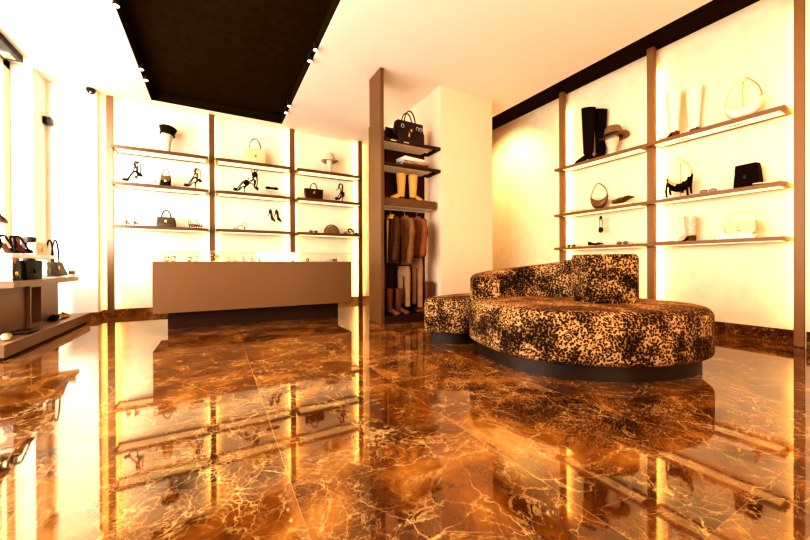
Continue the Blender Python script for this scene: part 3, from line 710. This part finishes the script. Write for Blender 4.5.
handbag('handbag', 'small black handbag with bronze flap, middle left back wall shelf', (-0.685, YG-0.06, 2.06), w=0.135, d=0.07, h=0.165, tw=1.0, hh=0.125, hw=0.09, m='blk', fm='bronzebag', flap=0.42, hr=0.006, handles=1)
shoe('sandal', 'gold sandal at the far left of the bottom back shelf', (-1.19, YG-0.10, 1.41), math.radians(-70), L=0.17, hh=0.045, up='brown', so='bronzebag', style='sandal')
shoe('sandal', 'gold sandal just left of the olive handbag, second from the post', (-1.09, YG-0.10, 1.41), math.radians(-70), L=0.17, hh=0.045, up='brown', so='bronzebag', style='sandal')
handbag('handbag', 'olive brown top handle handbag on the bottom left back shelf', (-0.686, YG-0.02, 1.41), w=0.26, d=0.12, h=0.155, tw=0.9, hh=0.125, hw=0.125, m='olive', hm='dkbrown', handles=1, hr=0.010, feet=True, flap=0.35)
shoe('sandal', 'small dark sandal right of the olive handbag, the nearer to it', (-0.375, YG-0.10, 1.41), math.radians(-60), L=0.18, hh=0.05, up='brown', so='brown', style='sandal')
shoe('sandal', 'small dark sandal right of the olive handbag, nearer the post', (-0.275, YG-0.10, 1.41), math.radians(-60), L=0.18, hh=0.05, up='brown', so='brown', style='sandal')
handbag('handbag', 'cream handbag with a tall loop handle, top centre back wall shelf', (0.641, YG, 2.61), w=0.36, d=0.15, h=0.27, tw=0.9, hh=0.20, hw=0.19, m='cream', hm='olive', handles=2, hr=0.005, feet=True, flap=0.5, clasp='gold')
shoe_stand('clear acrylic stand lifting the dark flower heel', (0.57, YG+0.10, 2.06), 0.13)
shoe('heel_sandal', 'raised black heel with a big flower at the ankle', (0.545, YG+0.09, 2.06+0.24), -0.6, math.radians(46), 0.23, 0.095, 'blk', 'blk', 'flower')
shoe('heel_sandal', 'black flower heel standing on the shelf, lower of its pair', (0.475, YG-0.11, 2.066), PI+0.5, 0, 0.23, 0.10, 'blk', 'blk', 'flower')
book('white box with printed edge under the black bow, back wall', (0.89, YG-0.04, 2.06), w=0.34, d=0.2, h=0.05, m='snake', ink=True)
shoe('mule', 'pale mule with a dark bow lying on the white box', (0.80, YG-0.05, 2.1115), 0, 0, 0.21, 0.035, 'ivory', 'ivory', 'mule')
o = thing('ribbon_bow', 'black ribbon bow on the white box in the centre bay', 'bow', (0.91, YG-0.11, 2.157))
MB().ball((-0.06, 0, 0.028), 0.058, 0.026, 0.028).ball((0.06, 0, 0.028), 0.058, 0.026, 0.028).build('loops', M['blk'], o); MB().ball((0, 0, 0.026), 0.02, 0.03, 0.026).build('knot', M['blk'], o)
shoe('sandal', 'low dark sandal seen sideways on the bottom centre back shelf', (0.48, YG-0.1, 1.41), PI, 0, 0.21, 0.055, 'brown', 'ivory', 'sandal')
for x, lab in ((0.845, 'left of the two raised dark toed pumps, bottom centre shelf'), (0.955, 'right of the two raised dark toed pumps, bottom centre shelf')):
    shoe_stand('thin clear stand under the ' + lab.replace(', bottom centre shelf', ''), (x, YG+0.06, 1.41), 0.17)
    shoe('pump', lab, (x, YG+0.08, 1.41+0.30), math.radians(-50), math.radians(36), 0.23, 0.085, 'dkbrown', 'dkbrown', 'pump')
bust('pale plaster hat bust on the top right back wall shelf', (2.016, YG, 2.61), h=0.33, r=0.074)
hat('pale straw hat with a wide brim, top right back wall shelf', (2.016, YG, 2.86), rc=0.10, hc=0.15, rb=0.165, m='palestraw', wave=0.012, band='ivory')
handbag('handbag', 'dark brown winged tote on the middle right back wall shelf', (1.686, YG-0.02, 2.06), w=0.32, d=0.15, h=0.20, tw=1.14, hh=0.13, hw=0.13, m='dkbrown', hm='bronzebag', handles=2, hr=0.007, feet=True, flap=0.3)
glasses('sunglasses', 'sunglasses at the left of the bottom right back wall shelf', (1.66, YG-0.1, 1.41), w=0.17, m='brown')
o = thing('shell_bag', 'round shell shaped bag with bronze rim, bottom right back shelf', 'handbag', (2.03, YG-0.06, 1.41))
MB().loft([[(0.135*s*math.cos(PI*k/16), y, 0.004+0.15*s*math.sin(PI*k/16)) for k in range(17)] for y, s in ((-0.05, 0.86), (-0.03, 0.98), (0.03, 0.98), (0.05, 0.86))]).build('body', M['straw'], o)
MB().tube(arc(0, 0.008, 0.150, 0.162, 180, 0, 18), 0.013, 8).build('rim', M['bronzebag'], o)
shoe('sandal', 'dark low heeled sandal beside the right post, bottom shelf', (2.50, YG-0.1, 1.41), PI, 0, 0.24, 0.075, 'dkbrown', 'brown', 'sandal')
shoe('sandal', 'pale soled dark sandal between shell bag and post', (2.40, YG-0.02, 1.41), 0, 0, 0.2, 0.04, 'blk', 'ivory', 'strappy')
handbag('clutch', 'dark bag seen between the hanging clothes and the column', (4.10, YG-0.05, 1.43), w=0.16, d=0.1, h=0.17, hh=0.06, hw=0.08, m='blk', handles=1)
boot('boot', 'dark boot top seen behind the rack beside the column', (4.12, YG-0.05, 2.06), math.radians(-60), 0.46, 0.22, 0.05, 0.045, 0.06, 0.86, 'blk')

# ------------------------------------------------------------------ goods on the right wall shelves (top 2.29, middle 1.57, bottom 1.05), turned to face the room
XG = 4.82; RZ = -PI/2
boot('tall_boot', 'tall black suede boot, left one of the pair', (XG-0.055, 3.03, 2.29), RZ+PI, 0.77, 0.27, 0.06, 0.075, 0.105, 0.55, 'suede', 'blk', cuff=0.025)
boot('tall_boot', 'tall black suede boot, right one half behind its twin', (XG+0.068, 2.93, 2.29), RZ+PI, 0.74, 0.25, 0.06, 0.070, 0.095, 0.5, 'suede', 'blk', cuff=0.035)
bust('plaster head wearing the brown straw hat on the right wall', (XG-0.03, 2.76, 2.29), RZ-0.3, h=0.31, r=0.076, style='face')
hat('brown straw sun hat with a sweeping brim beside the black boots', (XG-0.03, 2.74, 2.29+0.235), RZ, rx=math.radians(2), ry=math.radians(-3), rc=0.112, hc=0.15, rb=0.18, m='straw', band='dkbrown', wave=0.03)
boot('tall_boot', 'white leather boot, left one of the pair by the middle post', (XG-0.04, 1.99, 2.29), RZ+PI-0.2, 0.55, 0.22, 0.07, 0.055, 0.085, 0.7, 'white', 'brown', cuff=0.01)
boot('tall_boot', 'white leather boot, right one of the pair by the middle post', (XG+0.045, 1.825, 2.29), RZ+PI-0.2, 0.55, 0.22, 0.07, 0.055, 0.085, 0.7, 'white', 'brown', cuff=0.01)
hobo('handbag', 'white crescent shoulder bag hung by a gold chain on the right wall', (XG, 1.43, 2.29), RZ, w=0.30, h=0.19, d=0.10, strap=0.235, m='white', sm='gold', dip=0.36, chain=True, z0=0.012)
bag_stand('gold rod stand holding up the white shoulder bag', (XG+0.065, 1.45, 2.29), 0.43, plate=0.05)
shoe('flat_sandal', 'pale flat sandal at the left end of the middle right wall shelf', (XG-0.05, 3.49, 1.57), RZ, 0, 0.25, 0.015, 'ivory', 'ivory', 'mule')
shoe('flat_sandal', 'pale flat sandal nearer the bronze hobo bag', (XG+0.05, 3.40, 1.57), RZ, 0, 0.25, 0.015, 'ivory', 'ivory', 'mule')
hobo('handbag', 'bronze leather hobo bag with looped strap on the right wall', (XG, 2.963, 1.57), RZ, w=0.25, h=0.19, d=0.10, strap=0.17, m='bronzebag', sm='bronzebag', dip=0.34, z0=0.012)
o = thing('leather_gloves', 'folded brown leather gloves on a cream pad beside the bronze bag', 'gloves', (XG-0.02, 2.615, 1.57), RZ)
MB().box(-0.15, 0.15, -0.08, 0.09, 0, 0.03, 0.008).build('pad', M['cream'], o)
for k, (y, a) in enumerate(((-0.04, 0.06), (0.035, -0.04))):
    g_ = MB().loft([rrect(0.05, 0.07, 0, 0.02), rrect(0.055, 0.08, 0.06, 0.02), rrect(0.05, 0.085, 0.13, 0.02)], M=T(-0.12, y, 0.062, ry=PI/2-0.22, rz=a))
    for q in range(4): g_.tube([(0.0, y-0.03+0.02*q, 0.085), (0.06, y-0.036+0.024*q, 0.105), (0.115-0.01*abs(q-1), y-0.04+0.026*q, 0.110)], [0.012, 0.011, 0.008], 7)
    g_.tube([(-0.06, y-0.035, 0.075), (-0.01, y-0.065, 0.08), (0.03, y-0.07, 0.08)], [0.013, 0.012, 0.009], 7)
    g_.build('glove', M['bronzebag'], o, 60)
glasses('sunglasses', 'brown sunglasses at the left end of the bottom right wall shelf', (XG-0.05, 3.37, 1.05), RZ, 0.16, 'brown')
shoe_stand('thin clear stand raising the single brown shoe', (XG+0.05, 2.96, 1.05), 0.17, RZ)
shoe('pump', 'brown pump with gold buckle raised on a thin stand', (XG+0.075, 2.975, 1.05+0.33), RZ-1.1, math.radians(50), 0.21, 0.08, 'dkbrown', 'ivory', 'pump')
shoe('flat_shoe', 'dark flat shoe lying below the raised brown pump', (XG-0.08, 3.07, 1.05), RZ, 0, 0.22, 0.012, 'blk', 'ivory', 'flat')
glasses('sunglasses', 'tortoise brown sunglasses above the sofa armrest on the right wall', (XG-0.05, 2.618, 1.05), RZ, 0.155, 'rust')
hobo('handbag', 'brown black saddle bag with dangling straps and gold chain', (XG, 1.991, 1.57), RZ, w=0.26, h=0.19, d=0.11, strap=0.20, m='suede', sm='gold', dip=0.5, z0=0.075, chain=True)
s_ = [x for x in COL.objects if x.get('label', '').startswith('brown black saddle')][0]
for x, l_ in ((-0.110, 0.18), (-0.07, 0.12), (0.05, 0.11), (0.10, 0.20), (0.135, 0.17)):
    MB().tube([(x, -0.030, 0.075+0.5*l_+0.05), (x-0.004, -0.056, 0.075+0.02), (x+0.004, -0.055, 0.09-0.4*l_ if 0.09-0.4*l_ > 0.004 else 0.004)], [0.010, 0.012, 0.011], 6).build('tassel', M['suede'], s_)
MB().loft([[(-0.10, -0.058, 0.20), (-0.02, -0.066, 0.135), (0.0, -0.066, 0.155), (-0.085, -0.058, 0.225)], [(-0.10, -0.052, 0.20), (-0.02, -0.058, 0.135), (0.0, -0.058, 0.155), (-0.085, -0.05, 0.225)]]).build('buckle_plate', M['gold'], s_)
bag_stand('gold rod stand holding up the dark saddle bag', (XG+0.07, 2.01, 1.57), 0.44, plate=0.05)
glasses('sunglasses', 'brown sunglasses between the saddle bag and the box bag', (XG-0.06, 1.70, 1.57), RZ, 0.15, 'rust')
handbag('box_bag', 'dark brown suede box bag on the middle right wall shelf', (XG+0.03, 1.40, 1.571), RZ-0.12, w=0.20, d=0.14, h=0.245, tw=0.86, td=0.6, hh=0.012, hw=0.06, m='suede', handles=1, flap=0.5, clasp='dkbrown', feet=False)
shoe('flat_sandal', 'beige flat sandal in front of the dark box bag', (XG-0.085, 1.33, 1.572), RZ+0.05, 0, 0.20, 0.014, 'cream', 'cream', 'mule')
boot('ankle_boot', 'snakeskin ankle boot with brown heel on the bottom shelf', (XG-0.01, 1.845, 1.05), RZ+PI-0.45, 0.29, 0.22, 0.07, 0.055, 0.068, 0.86, 'snake', 'brown', cuff=0.012)
o = tag(MB().prism(rrect(0.20, 0.13, 0, 0.02), 0, 0.012, 0.003, 2).build('leather_pad', M['bronzebag'], None, loc=(XG-0.03, 2.135, 1.05)), 'thin bronze leather pad left of the snakeskin boot', 'pad'); o.rotation_euler = (0, 0, RZ)
b0 = book('lower of two white books under the beige bag', (XG, 1.465, 1.05), RZ, w=0.30, d=0.2, h=0.028, m='paper', ink=True, group='books under the beige bag')
book('upper of two white books under the beige bag', (XG, 1.475, 1.0785), RZ, w=0.28, d=0.19, h=0.026, m='paper', ink=True, group='books under the beige bag')
handbag('handbag', 'beige half moon bag with tan side strap on white books', (XG, 1.445, 1.105), RZ, w=0.25, d=0.11, h=0.13, tw=0.96, td=0.7, hh=0.12, hw=0.22, m='ivory', hm='cream', handles=1, hr=0.006, flap=0.55, clasp='gold', feet=False)
b_ = [x for x in COL.objects if x.get('label', '').startswith('beige half moon')][0]
MB().tube([(0.118, -0.02, 0.12), (0.135, -0.03, 0.07), (0.142, -0.03, 0.015)], [0.007, 0.010, 0.010], 7).build('side_strap', M['tan'], b_)

# ------------------------------------------------------------------ goods in the clothes rack
handbag('handbag', 'dark brown top handle bag with gold padlock on top of the rack', (2.43, 4.285, 2.4915), math.radians(3), w=0.44, d=0.20, h=0.315, tw=0.97, td=0.55, hh=0.175, hw=0.18, m='dkbrown', hm='blk', handles=2, hr=0.009, feet=True, flap=0.36, clasp='gold')
k_ = [x for x in COL.objects if x.get('label', '').startswith('dark brown top handle')][0]
for x in (-0.14, 0.11, 0.17): MB().tube([(x+0.022*math.cos(2*PI*k/14), -0.072, 0.235+0.03*math.sin(2*PI*k/14)) for k in range(14)], 0.0045, 6, True).build('buckle', M['silver'], k_)
MB().box(-0.055, -0.03, -0.098, -0.082, 0.085, 0.135, 0.004).tube(arc(-0.0425, 0.135, 0.010, 0.022, 0, 180, 8, -0.09), 0.003, 6).build('padlock', M['gold'], k_)
book('white paperback box uppermost of the stack in the rack', (2.47, 4.30, 2.2485), 0.15, w=0.36, d=0.22, h=0.055, m='paper', group='books in the clothes rack')
book('patterned brown book middle of the stack in the rack', (2.50, 4.28, 2.2065), -0.05, w=0.40, d=0.24, h=0.041, m='cover', group='books in the clothes rack')
book('brown book lowest of the stack in the rack', (2.48, 4.29, 2.1665), 0.03, w=0.42, d=0.24, h=0.039, m='brown', group='books in the clothes rack')
boot('ankle_boot', 'tan suede boot with its toe to the left above the clothes', (2.37, 4.31, 1.7115), PI, 0.37, 0.22, 0.05, 0.055, 0.076, 0.86, 'tan', 'brown')
boot('ankle_boot', 'tan suede boot with its toe to the right above the clothes', (2.47, 4.31, 1.7115), 0.0, 0.37, 0.22, 0.05, 0.055, 0.076, 0.86, 'tan', 'brown')
boot('ankle_boot', 'rust brown boot, left of the pair under the coat', (2.06, 4.27, 0.1015), math.radians(-55), 0.36, 0.22, 0.05, 0.046, 0.060, 0.86, 'rust', 'dkbrown')
boot('ankle_boot', 'rust brown boot, right of the pair under the coat', (2.20, 4.27, 0.1015), math.radians(-50), 0.36, 0.22, 0.05, 0.046, 0.060, 0.86, 'rust', 'dkbrown')
boot('tall_boot', 'brown boot beside the column, the nearer of its pair', (2.785, 4.24, 0.1015), math.radians(185), 0.44, 0.27, 0.045, 0.062, 0.078, 0.8, 'rust', 'dkbrown')
boot('tall_boot', 'brown boot beside the column, the farther of its pair', (2.79, 4.385, 0.1015), math.radians(180), 0.43, 0.24, 0.045, 0.055, 0.07, 0.75, 'rust', 'dkbrown')
def hanger(label, x, rz):
    o = thing('clothes_hanger', label, 'hanger', (x, 4.27, 1.555), rz)
    MB().tube(arc(0, 0.0, 0.027, 0.024, -60, 200, 12)+[(-0.002, 0, -0.045), (0, 0, -0.105)], 0.003, 6).build('hook', M['silver'], o)
    MB().tube(spline([(-0.065, 0, -0.130), (-0.04, 0, -0.120), (0, 0, -0.105), (0.04, 0, -0.120), (0.065, 0, -0.130)], 4), [0.007]*17, 8).build('shoulder_bar', M['tan'], o)
    return o
def garment_top(name, label, x, rz, L, m, wid=0.38, dep=0.10, sl=0.5, collar=None, cat='jacket'):
    o = thing(name, label, cat, (x, 4.27, 1.555), rz); zt = -0.085
    n = 28; rings = []
    for k in range(15):
        t = k/14; z = zt-L*t
        if t < 0.14: q = t/0.14; hw = 0.06+(wid/2-0.06)*q**0.7; hd = 0.032+0.010*q
        else: q = (t-0.14)/0.86; hw = wid/2*(1-0.10*math.sin(PI*min(1, q*1.2))+0.06*q); hd = 0.042+dep*0.25*q
        rings.append([(hw*math.cos(2*PI*j/n), hd*math.sin(2*PI*j/n)*(1+0.13*math.cos(5*2*PI*j/n+2*t)*min(1, t*3)), z) for j in range(n)])
    MB().loft(rings, cap=False).build('torso', M[m], o, 70)
    for sx in (-1, 1):
        pts = [(sx*(wid/2-0.03), 0, zt-0.045), (sx*(wid/2+0.015), -0.012, zt-0.14), (sx*(wid/2+0.02), -0.03, zt-0.32), (sx*(wid/2+0.005), -0.055, zt-0.32-sl*0.5), (sx*(wid/2), -0.06, zt-0.10-sl)]
        MB().tube(spline(pts, 4), [0.045+0.008*math.sin(q*1.3) for q in range(17)], 10).build('sleeve', M[m], o, 70)
    MB().loft([[((0.055+0.03*k)*math.cos(2*PI*j/16), (0.034+0.014*k)*math.sin(2*PI*j/16)-0.006*k, zt+0.012-0.05*k+0.012*math.sin(2*PI*j/16)) for j in range(16)] for k in (0, 0.5, 1)], cap=False).build('collar', M[collar or m], o, 70)
    MB().box(-0.006, 0.006, -0.075, -0.045, zt-L+0.01, zt-0.06).build('front_placket', M[collar or m], o)
    return o
def trousers(label, x, rz, z1, z0, m, wid=0.17, y=4.28):
    o = thing('trousers', label, 'trousers', (x, y, 0), rz)
    MB().loft([rrect(wid*(0.9+0.12*t), 0.055+0.02*t, z1-0.14*t, 0.025) for t in (0, 0.3, 0.6, 1)]).build('waist', M[m], o, 60)
    for sx in (-1, 1):
        r = []
        for k in range(9):
            t = k/8; r.append([(sx*wid*0.27+(wid*0.25-0.006*t)*math.cos(2*PI*j/16), (0.036-0.006*t)*math.sin(2*PI*j/16)*(1+0.25*math.cos(4*2*PI*j/16)), z1-0.12-(z1-0.12-z0)*t-0.02*sx*t) for j in range(16)])
        MB().loft(r).build('leg', M[m], o, 70)
    return o
hanger('hanger in the dark brown coat, leftmost on the rail', 2.135, math.radians(-72))
garment_top('coat', 'dark brown wool coat, leftmost garment on the rack', 2.135, math.radians(-72), 0.66, 'coat', 0.28, 0.08, 0.52, 'tan', 'coat')
hanger('hanger in the khaki shirt, middle of the rail', 2.36, math.radians(-70))
garment_top('shirt_jacket', 'khaki shirt jacket hanging in the middle of the rack', 2.36, math.radians(-70), 0.68, 'khaki', 0.25, 0.08, 0.55, None, 'jacket')
trousers('beige trousers hanging below the khaki shirt jacket', 2.345, math.radians(-55), 0.77, 0.22, 'beige', 0.20)
hanger('hanger in the rust suede jacket, rightmost on the rail', 2.56, math.radians(-70))
garment_top('suede_jacket', 'rust brown suede jacket, rightmost garment on the rack', 2.56, math.radians(-70), 0.56, 'rustcloth', 0.27, 0.08, 0.46, None, 'jacket')
trousers('rosy beige trousers hanging below the rust suede jacket', 2.56, math.radians(-58), 0.885, 0.2, 'pinkbeige', 0.19)

# ------------------------------------------------------------------ goods inside the counter's glass case (floor of the case at 0.84)
def bracelet(label, x, y, r=0.034, m='gold', rz=0, tilt=90, name='bracelet', cat='bracelet'):
    o = thing(name, label, cat, (x, y, 0.8425), rz)
    MB().tube([(r*math.cos(2*PI*k/20), 0, r+0.006+r*math.sin(2*PI*k/20)) for k in range(20)], 0.007, 8, True).build('band', M[m], o)
    MB().ball((r*0.6, -0.006, r+0.006+r*0.75), 0.012, 0.008, 0.012).build('stone', M['bronzebag'], o)
    return o
def watch(label, x, y, m='gold', s=1.0):
    o = thing('wristwatch', label, 'watch', (x, y, 0.8425))
    MB().lathe([(0.03*s, 0), (0.026*s, 0.006), (0.007*s, 0.012), (0.007*s, 0.03*s), (0.001, 0.032*s)], 14).build('stand', M['white'], o)
    MB().tube([(0.030*s*math.cos(2*PI*k/18), 0.012, 0.058*s+0.030*s*math.sin(2*PI*k/18)) for k in range(18)], 0.006*s, 6, True).build('strap', M['brown'], o)
    MB().lathe([(0.001, -0.006), (0.019*s, -0.006), (0.021*s, 0.0), (0.019*s, 0.006), (0.001, 0.006)], 18, M=T(0, -0.012, 0.058*s, rx=PI/2)).build('dial', M[m], o)
    return o
bracelet('gold bangle, leftmost item in the glass case', -0.53, 5.22, 0.027, 'gold', 0.5)
bracelet('gold bangle with brown stone, second in the glass case', -0.465, 5.2, 0.03, 'gold', 0.2)
bracelet('gold bangle, third from the left in the glass case', -0.29, 5.22, 0.024, 'gold', 0.6)
bracelet('gold cuff bangle, fourth from the left in the glass case', -0.215, 5.2, 0.03, 'gold', -0.3)
watch('gold watch with brown strap on a white stand in the case', 0.01, 5.2, 'gold', 1.05)
o = thing('jewellery_stand', 'small silver cross shaped jewellery stand beside the gold watch', 'display stand', (-0.055, 5.26, 0.8425))
MB().lathe([(0.03, 0), (0.03, 0.004), (0.004, 0.006)], 14).build('base', M['silver'], o); MB().tube([(0, 0, 0.004), (0, 0, 0.112)], 0.004, 6).tube([(-0.035, 0, 0.085), (0.035, 0, 0.085)], 0.004, 6).build('rod', M['silver'], o)
for x, lab in ((0.16, 'pale gold ring box left of the white jewellery busts'), (0.235, 'pale gold ring box close to the tall jewellery bust')):
    o = thing('ring_box', lab, 'box', (x, 5.2, 0.8425)); MB().box(-0.028, 0.028, -0.025, 0.025, 0, 0.03, 0.004).build('body', M['ivory'], o); MB().tube([(0.014*math.cos(2*PI*k/14), 0, 0.042+0.014*math.sin(2*PI*k/14)) for k in range(14)], 0.003, 6, True).build('ring', M['gold'], o)
def jbust(x, y, s, lab):
    o = thing('jewellery_bust', lab, 'jewellery bust', (x, y, 0.8425))
    MB().lathe([(0.045*s, 0), (0.042*s, 0.02*s), (0.030*s, 0.05*s), (0.014*s, 0.075*s), (0.013*s, 0.095*s), (0.001, 0.098*s)], 18, sy=0.6).build('bust', M['white'], o)
    MB().tube([(0.033*s*math.cos(2*PI*k/18), -0.006+0.02*s*math.sin(2*PI*k/18), 0.055*s+0.018*s*math.sin(2*PI*k/18)) for k in range(18)], 0.003, 6, True).build('necklace', M['gold'], o)
jbust(0.322, 5.26, 1.0, 'taller white necklace bust in the middle of the glass case')
jbust(0.43, 5.2, 0.72, 'small white necklace bust right of the tall one')
jbust(0.53, 5.2, 0.72, 'small white necklace bust, rightmost of the three')
bracelet('pale gold bangle left of the dark arch bangle', 0.70, 5.2, 0.026, 'gold', 0.4)
bracelet('dark bangle standing upright right of the white busts', 0.838, 5.2, 0.030, 'brown', 0.0)
glasses('sunglasses', 'black sunglasses at the right end of the glass case', (1.63, 5.2, 0.8425), 0.7, 0.13, 'blk')
bracelet('low brown bangle left of the black sunglasses', 1.22, 5.24, 0.018, 'brown', 0.3)

# ------------------------------------------------------------------ goods on the low table by the window
ZT = 0.6505
o = thing('display_riser', 'white acrylic riser spanning the low table by the window', 'riser', (-1.69, 5.0, ZT))
MB().box(-0.075, 0.06, -0.50, 0.45, 0.222, 0.262, 0.003, 1).build('shelf', M['acrylic'], o)
for y in (-0.48, 0.42): MB().box(-0.07, 0.055, y, y+0.012, 0, 0.222, 0.002, 1).build('leg', M['clear'], o)
handbag('handbag', 'large black leather bag under the white riser', (-1.70, 5.02, ZT), math.radians(84), w=0.30, d=0.10, h=0.20, tw=1.0, td=0.7, hh=0.012, hw=0.1, m='blk', handles=1, flap=0.5, feet=False, clasp='blk')
handbag('handbag', 'small dark bag with gold clasp under the riser near the window frame', (-1.72, 4.72, ZT), math.radians(80), w=0.16, d=0.08, h=0.16, tw=0.9, td=0.6, hh=0.05, hw=0.08, m='dkbrown', handles=1, flap=0.5)
boot('ankle_boot', 'black and brown boot behind the white riser', (-1.90, 5.62, ZT), math.radians(-70), 0.46, 0.24, 0.06, 0.058, 0.072, 0.86, 'dkbrown', 'blk', cuff=0.02)
boot('ankle_boot', 'dark boot whose top shows over the white riser', (-1.93, 5.35, ZT), math.radians(-70), 0.45, 0.24, 0.06, 0.052, 0.066, 0.86, 'brown', 'blk', cuff=0.02)
handbag('handbag', 'white boxy handbag standing on the white riser', (-1.70, 5.22, ZT+0.263), math.radians(88), w=0.30, d=0.10, h=0.13, tw=0.8, td=0.6, hh=0.02, hw=0.1, m='white', handles=1, flap=0.5, feet=False)
shoe('heel_sandal', 'black strappy sandal on the left of the white riser', (-1.66, 4.60, ZT+0.264), math.radians(82), 0, 0.25, 0.085, 'blk', 'brown', 'strappy')
shoe('heel_sandal', 'black strappy sandal tucked behind its twin on the riser', (-1.735, 4.54, ZT+0.264), math.radians(84), 0, 0.25, 0.085, 'blk', 'brown', 'strappy')
shoe_stand('tall clear stand holding the brown shoe by the window', (-1.86, 4.83, ZT), 0.56, m='clear')
shoe('pump', 'brown pump raised high at the left edge of the picture', (-1.87, 4.70, ZT+0.62), math.radians(80), math.radians(14), 0.25, 0.09, 'dkbrown', 'brown', 'closed')
handbag('handbag', 'dark slouchy shoulder bag with long thin straps on the low table', (-1.74, 5.76, ZT+0.013), math.radians(82), w=0.40, d=0.14, h=0.175, tw=0.6, td=0.5, hh=0.28, hw=0.15, m='dkbrown', hm='blk', handles=2, hr=0.009, flap=0.35, feet=False, sag=0.01)
o = thing('perfume_box', 'gold and white box standing right of the slouchy bag', 'box', (-1.66, 6.11, ZT))
MB().box(-0.03, 0.03, -0.02, 0.02, 0, 0.11, 0.003).build('carton', M['white'], o); MB().box(-0.031, 0.031, -0.021, 0.021, 0.03, 0.075).build('band', M['gold'], o)
o = tag(MB().prism(rrect(0.16, 0.40, 0, 0.02), 0, 0.012, 0.003, 2).build('display_pad', M['acrylic'], None, loc=(-1.74, 5.76, ZT)), 'thin white pad under the slouchy bag', 'pad'); o.rotation_euler = (0, 0, 0.0)
ZP = 0.1305
shoe('loafer', 'tan loafer with black trim on the lower platform', (-1.70, 5.78, ZP), math.radians(85), 0, 0.26, 0.025, 'tan', 'blk', 'closed')
shoe('loafer', 'black loafer behind the tan one on the lower platform', (-1.66, 5.60, ZP), math.radians(120), 0, 0.0001+0.24, 0.025, 'blk', 'blk', 'closed')
shoe('flat_shoe', 'ivory flat shoe near the front of the lower platform', (-1.62, 4.36, ZP+0.004), math.radians(110), 0, 0.25, 0.012, 'ivory', 'cream', 'flat')
o = tag(MB().prism(rrect(0.16, 0.22, 0, 0.02), 0, 0.03, 0.006, 2).build('leather_wallet', M['dkbrown'], None, loc=(-1.66, 4.80, ZP+0.002)), 'dark brown leather wallet lying on the lower platform', 'wallet')

# ------------------------------------------------------------------ devices on the left walls
o = thing('security_camera', 'small dark dome camera at the ceiling of the back left wall', 'camera', (-1.59, 6.66, 3.395))
MB().lathe([(0.001, 0), (0.05, 0), (0.055, -0.03), (0.045, -0.045), (0.001, -0.045)], 20).build('housing', M['camera'], o)
MB().ball((0, 0, -0.045), 0.038, 0.038, 0.034).build('dome', M['rubber'], o); MB().ball((0.004, -0.03, -0.06), 0.014, 0.012, 0.014).build('lens', M['silver'], o)
o = thing('wall_speaker', 'small dark speaker mounted high on the left wall corner', 'speaker', (-2.04, 6.62, 2.82))
MB().box(-0.045, 0.04, -0.04, 0.045, -0.05, 0.05, 0.008).build('cabinet', M['camera'], o); MB().box(-0.03, 0.03, -0.044, -0.0395, -0.04, 0.04, 0.002, 1).build('grille', M['rubber'], o)
"""end of merchandise"""


# ------------------------------------------------------------------ camera
cam = bpy.data.cameras.new('camera'); co = bpy.data.objects.new('camera', cam); COL.objects.link(co)
yaw, pit, rol = 0.50481, -0.003483, -0.0037505
f = Vector((math.sin(yaw)*math.cos(pit), math.cos(yaw)*math.cos(pit), math.sin(pit)))
rt = Vector((math.cos(yaw), -math.sin(yaw), 0)); up = rt.cross(f)
r2 = rt*math.cos(rol)+up*math.sin(rol); u2 = -rt*math.sin(rol)+up*math.cos(rol)
mw = Matrix((r2, u2, -f)).transposed().to_4x4(); mw.translation = (0, 0, 0.8)
co.matrix_world = mw
cam.sensor_width = 36; cam.lens = 343.49/810*36; cam.shift_y = (265.22-270)/810; cam.clip_start = 0.02
S.camera = co
S.view_settings.view_transform = 'Standard'; S.view_settings.look = 'High Contrast'; S.view_settings.exposure = -0.68; S.view_settings.gamma = 1.0
cy = S.cycles
cy.use_denoising = True
cy.max_bounces = 8; cy.diffuse_bounces = 4; cy.glossy_bounces = 4; cy.transparent_max_bounces = 12
cy.sample_clamp_indirect = 6.0; cy.caustics_reflective = False; cy.caustics_refractive = False
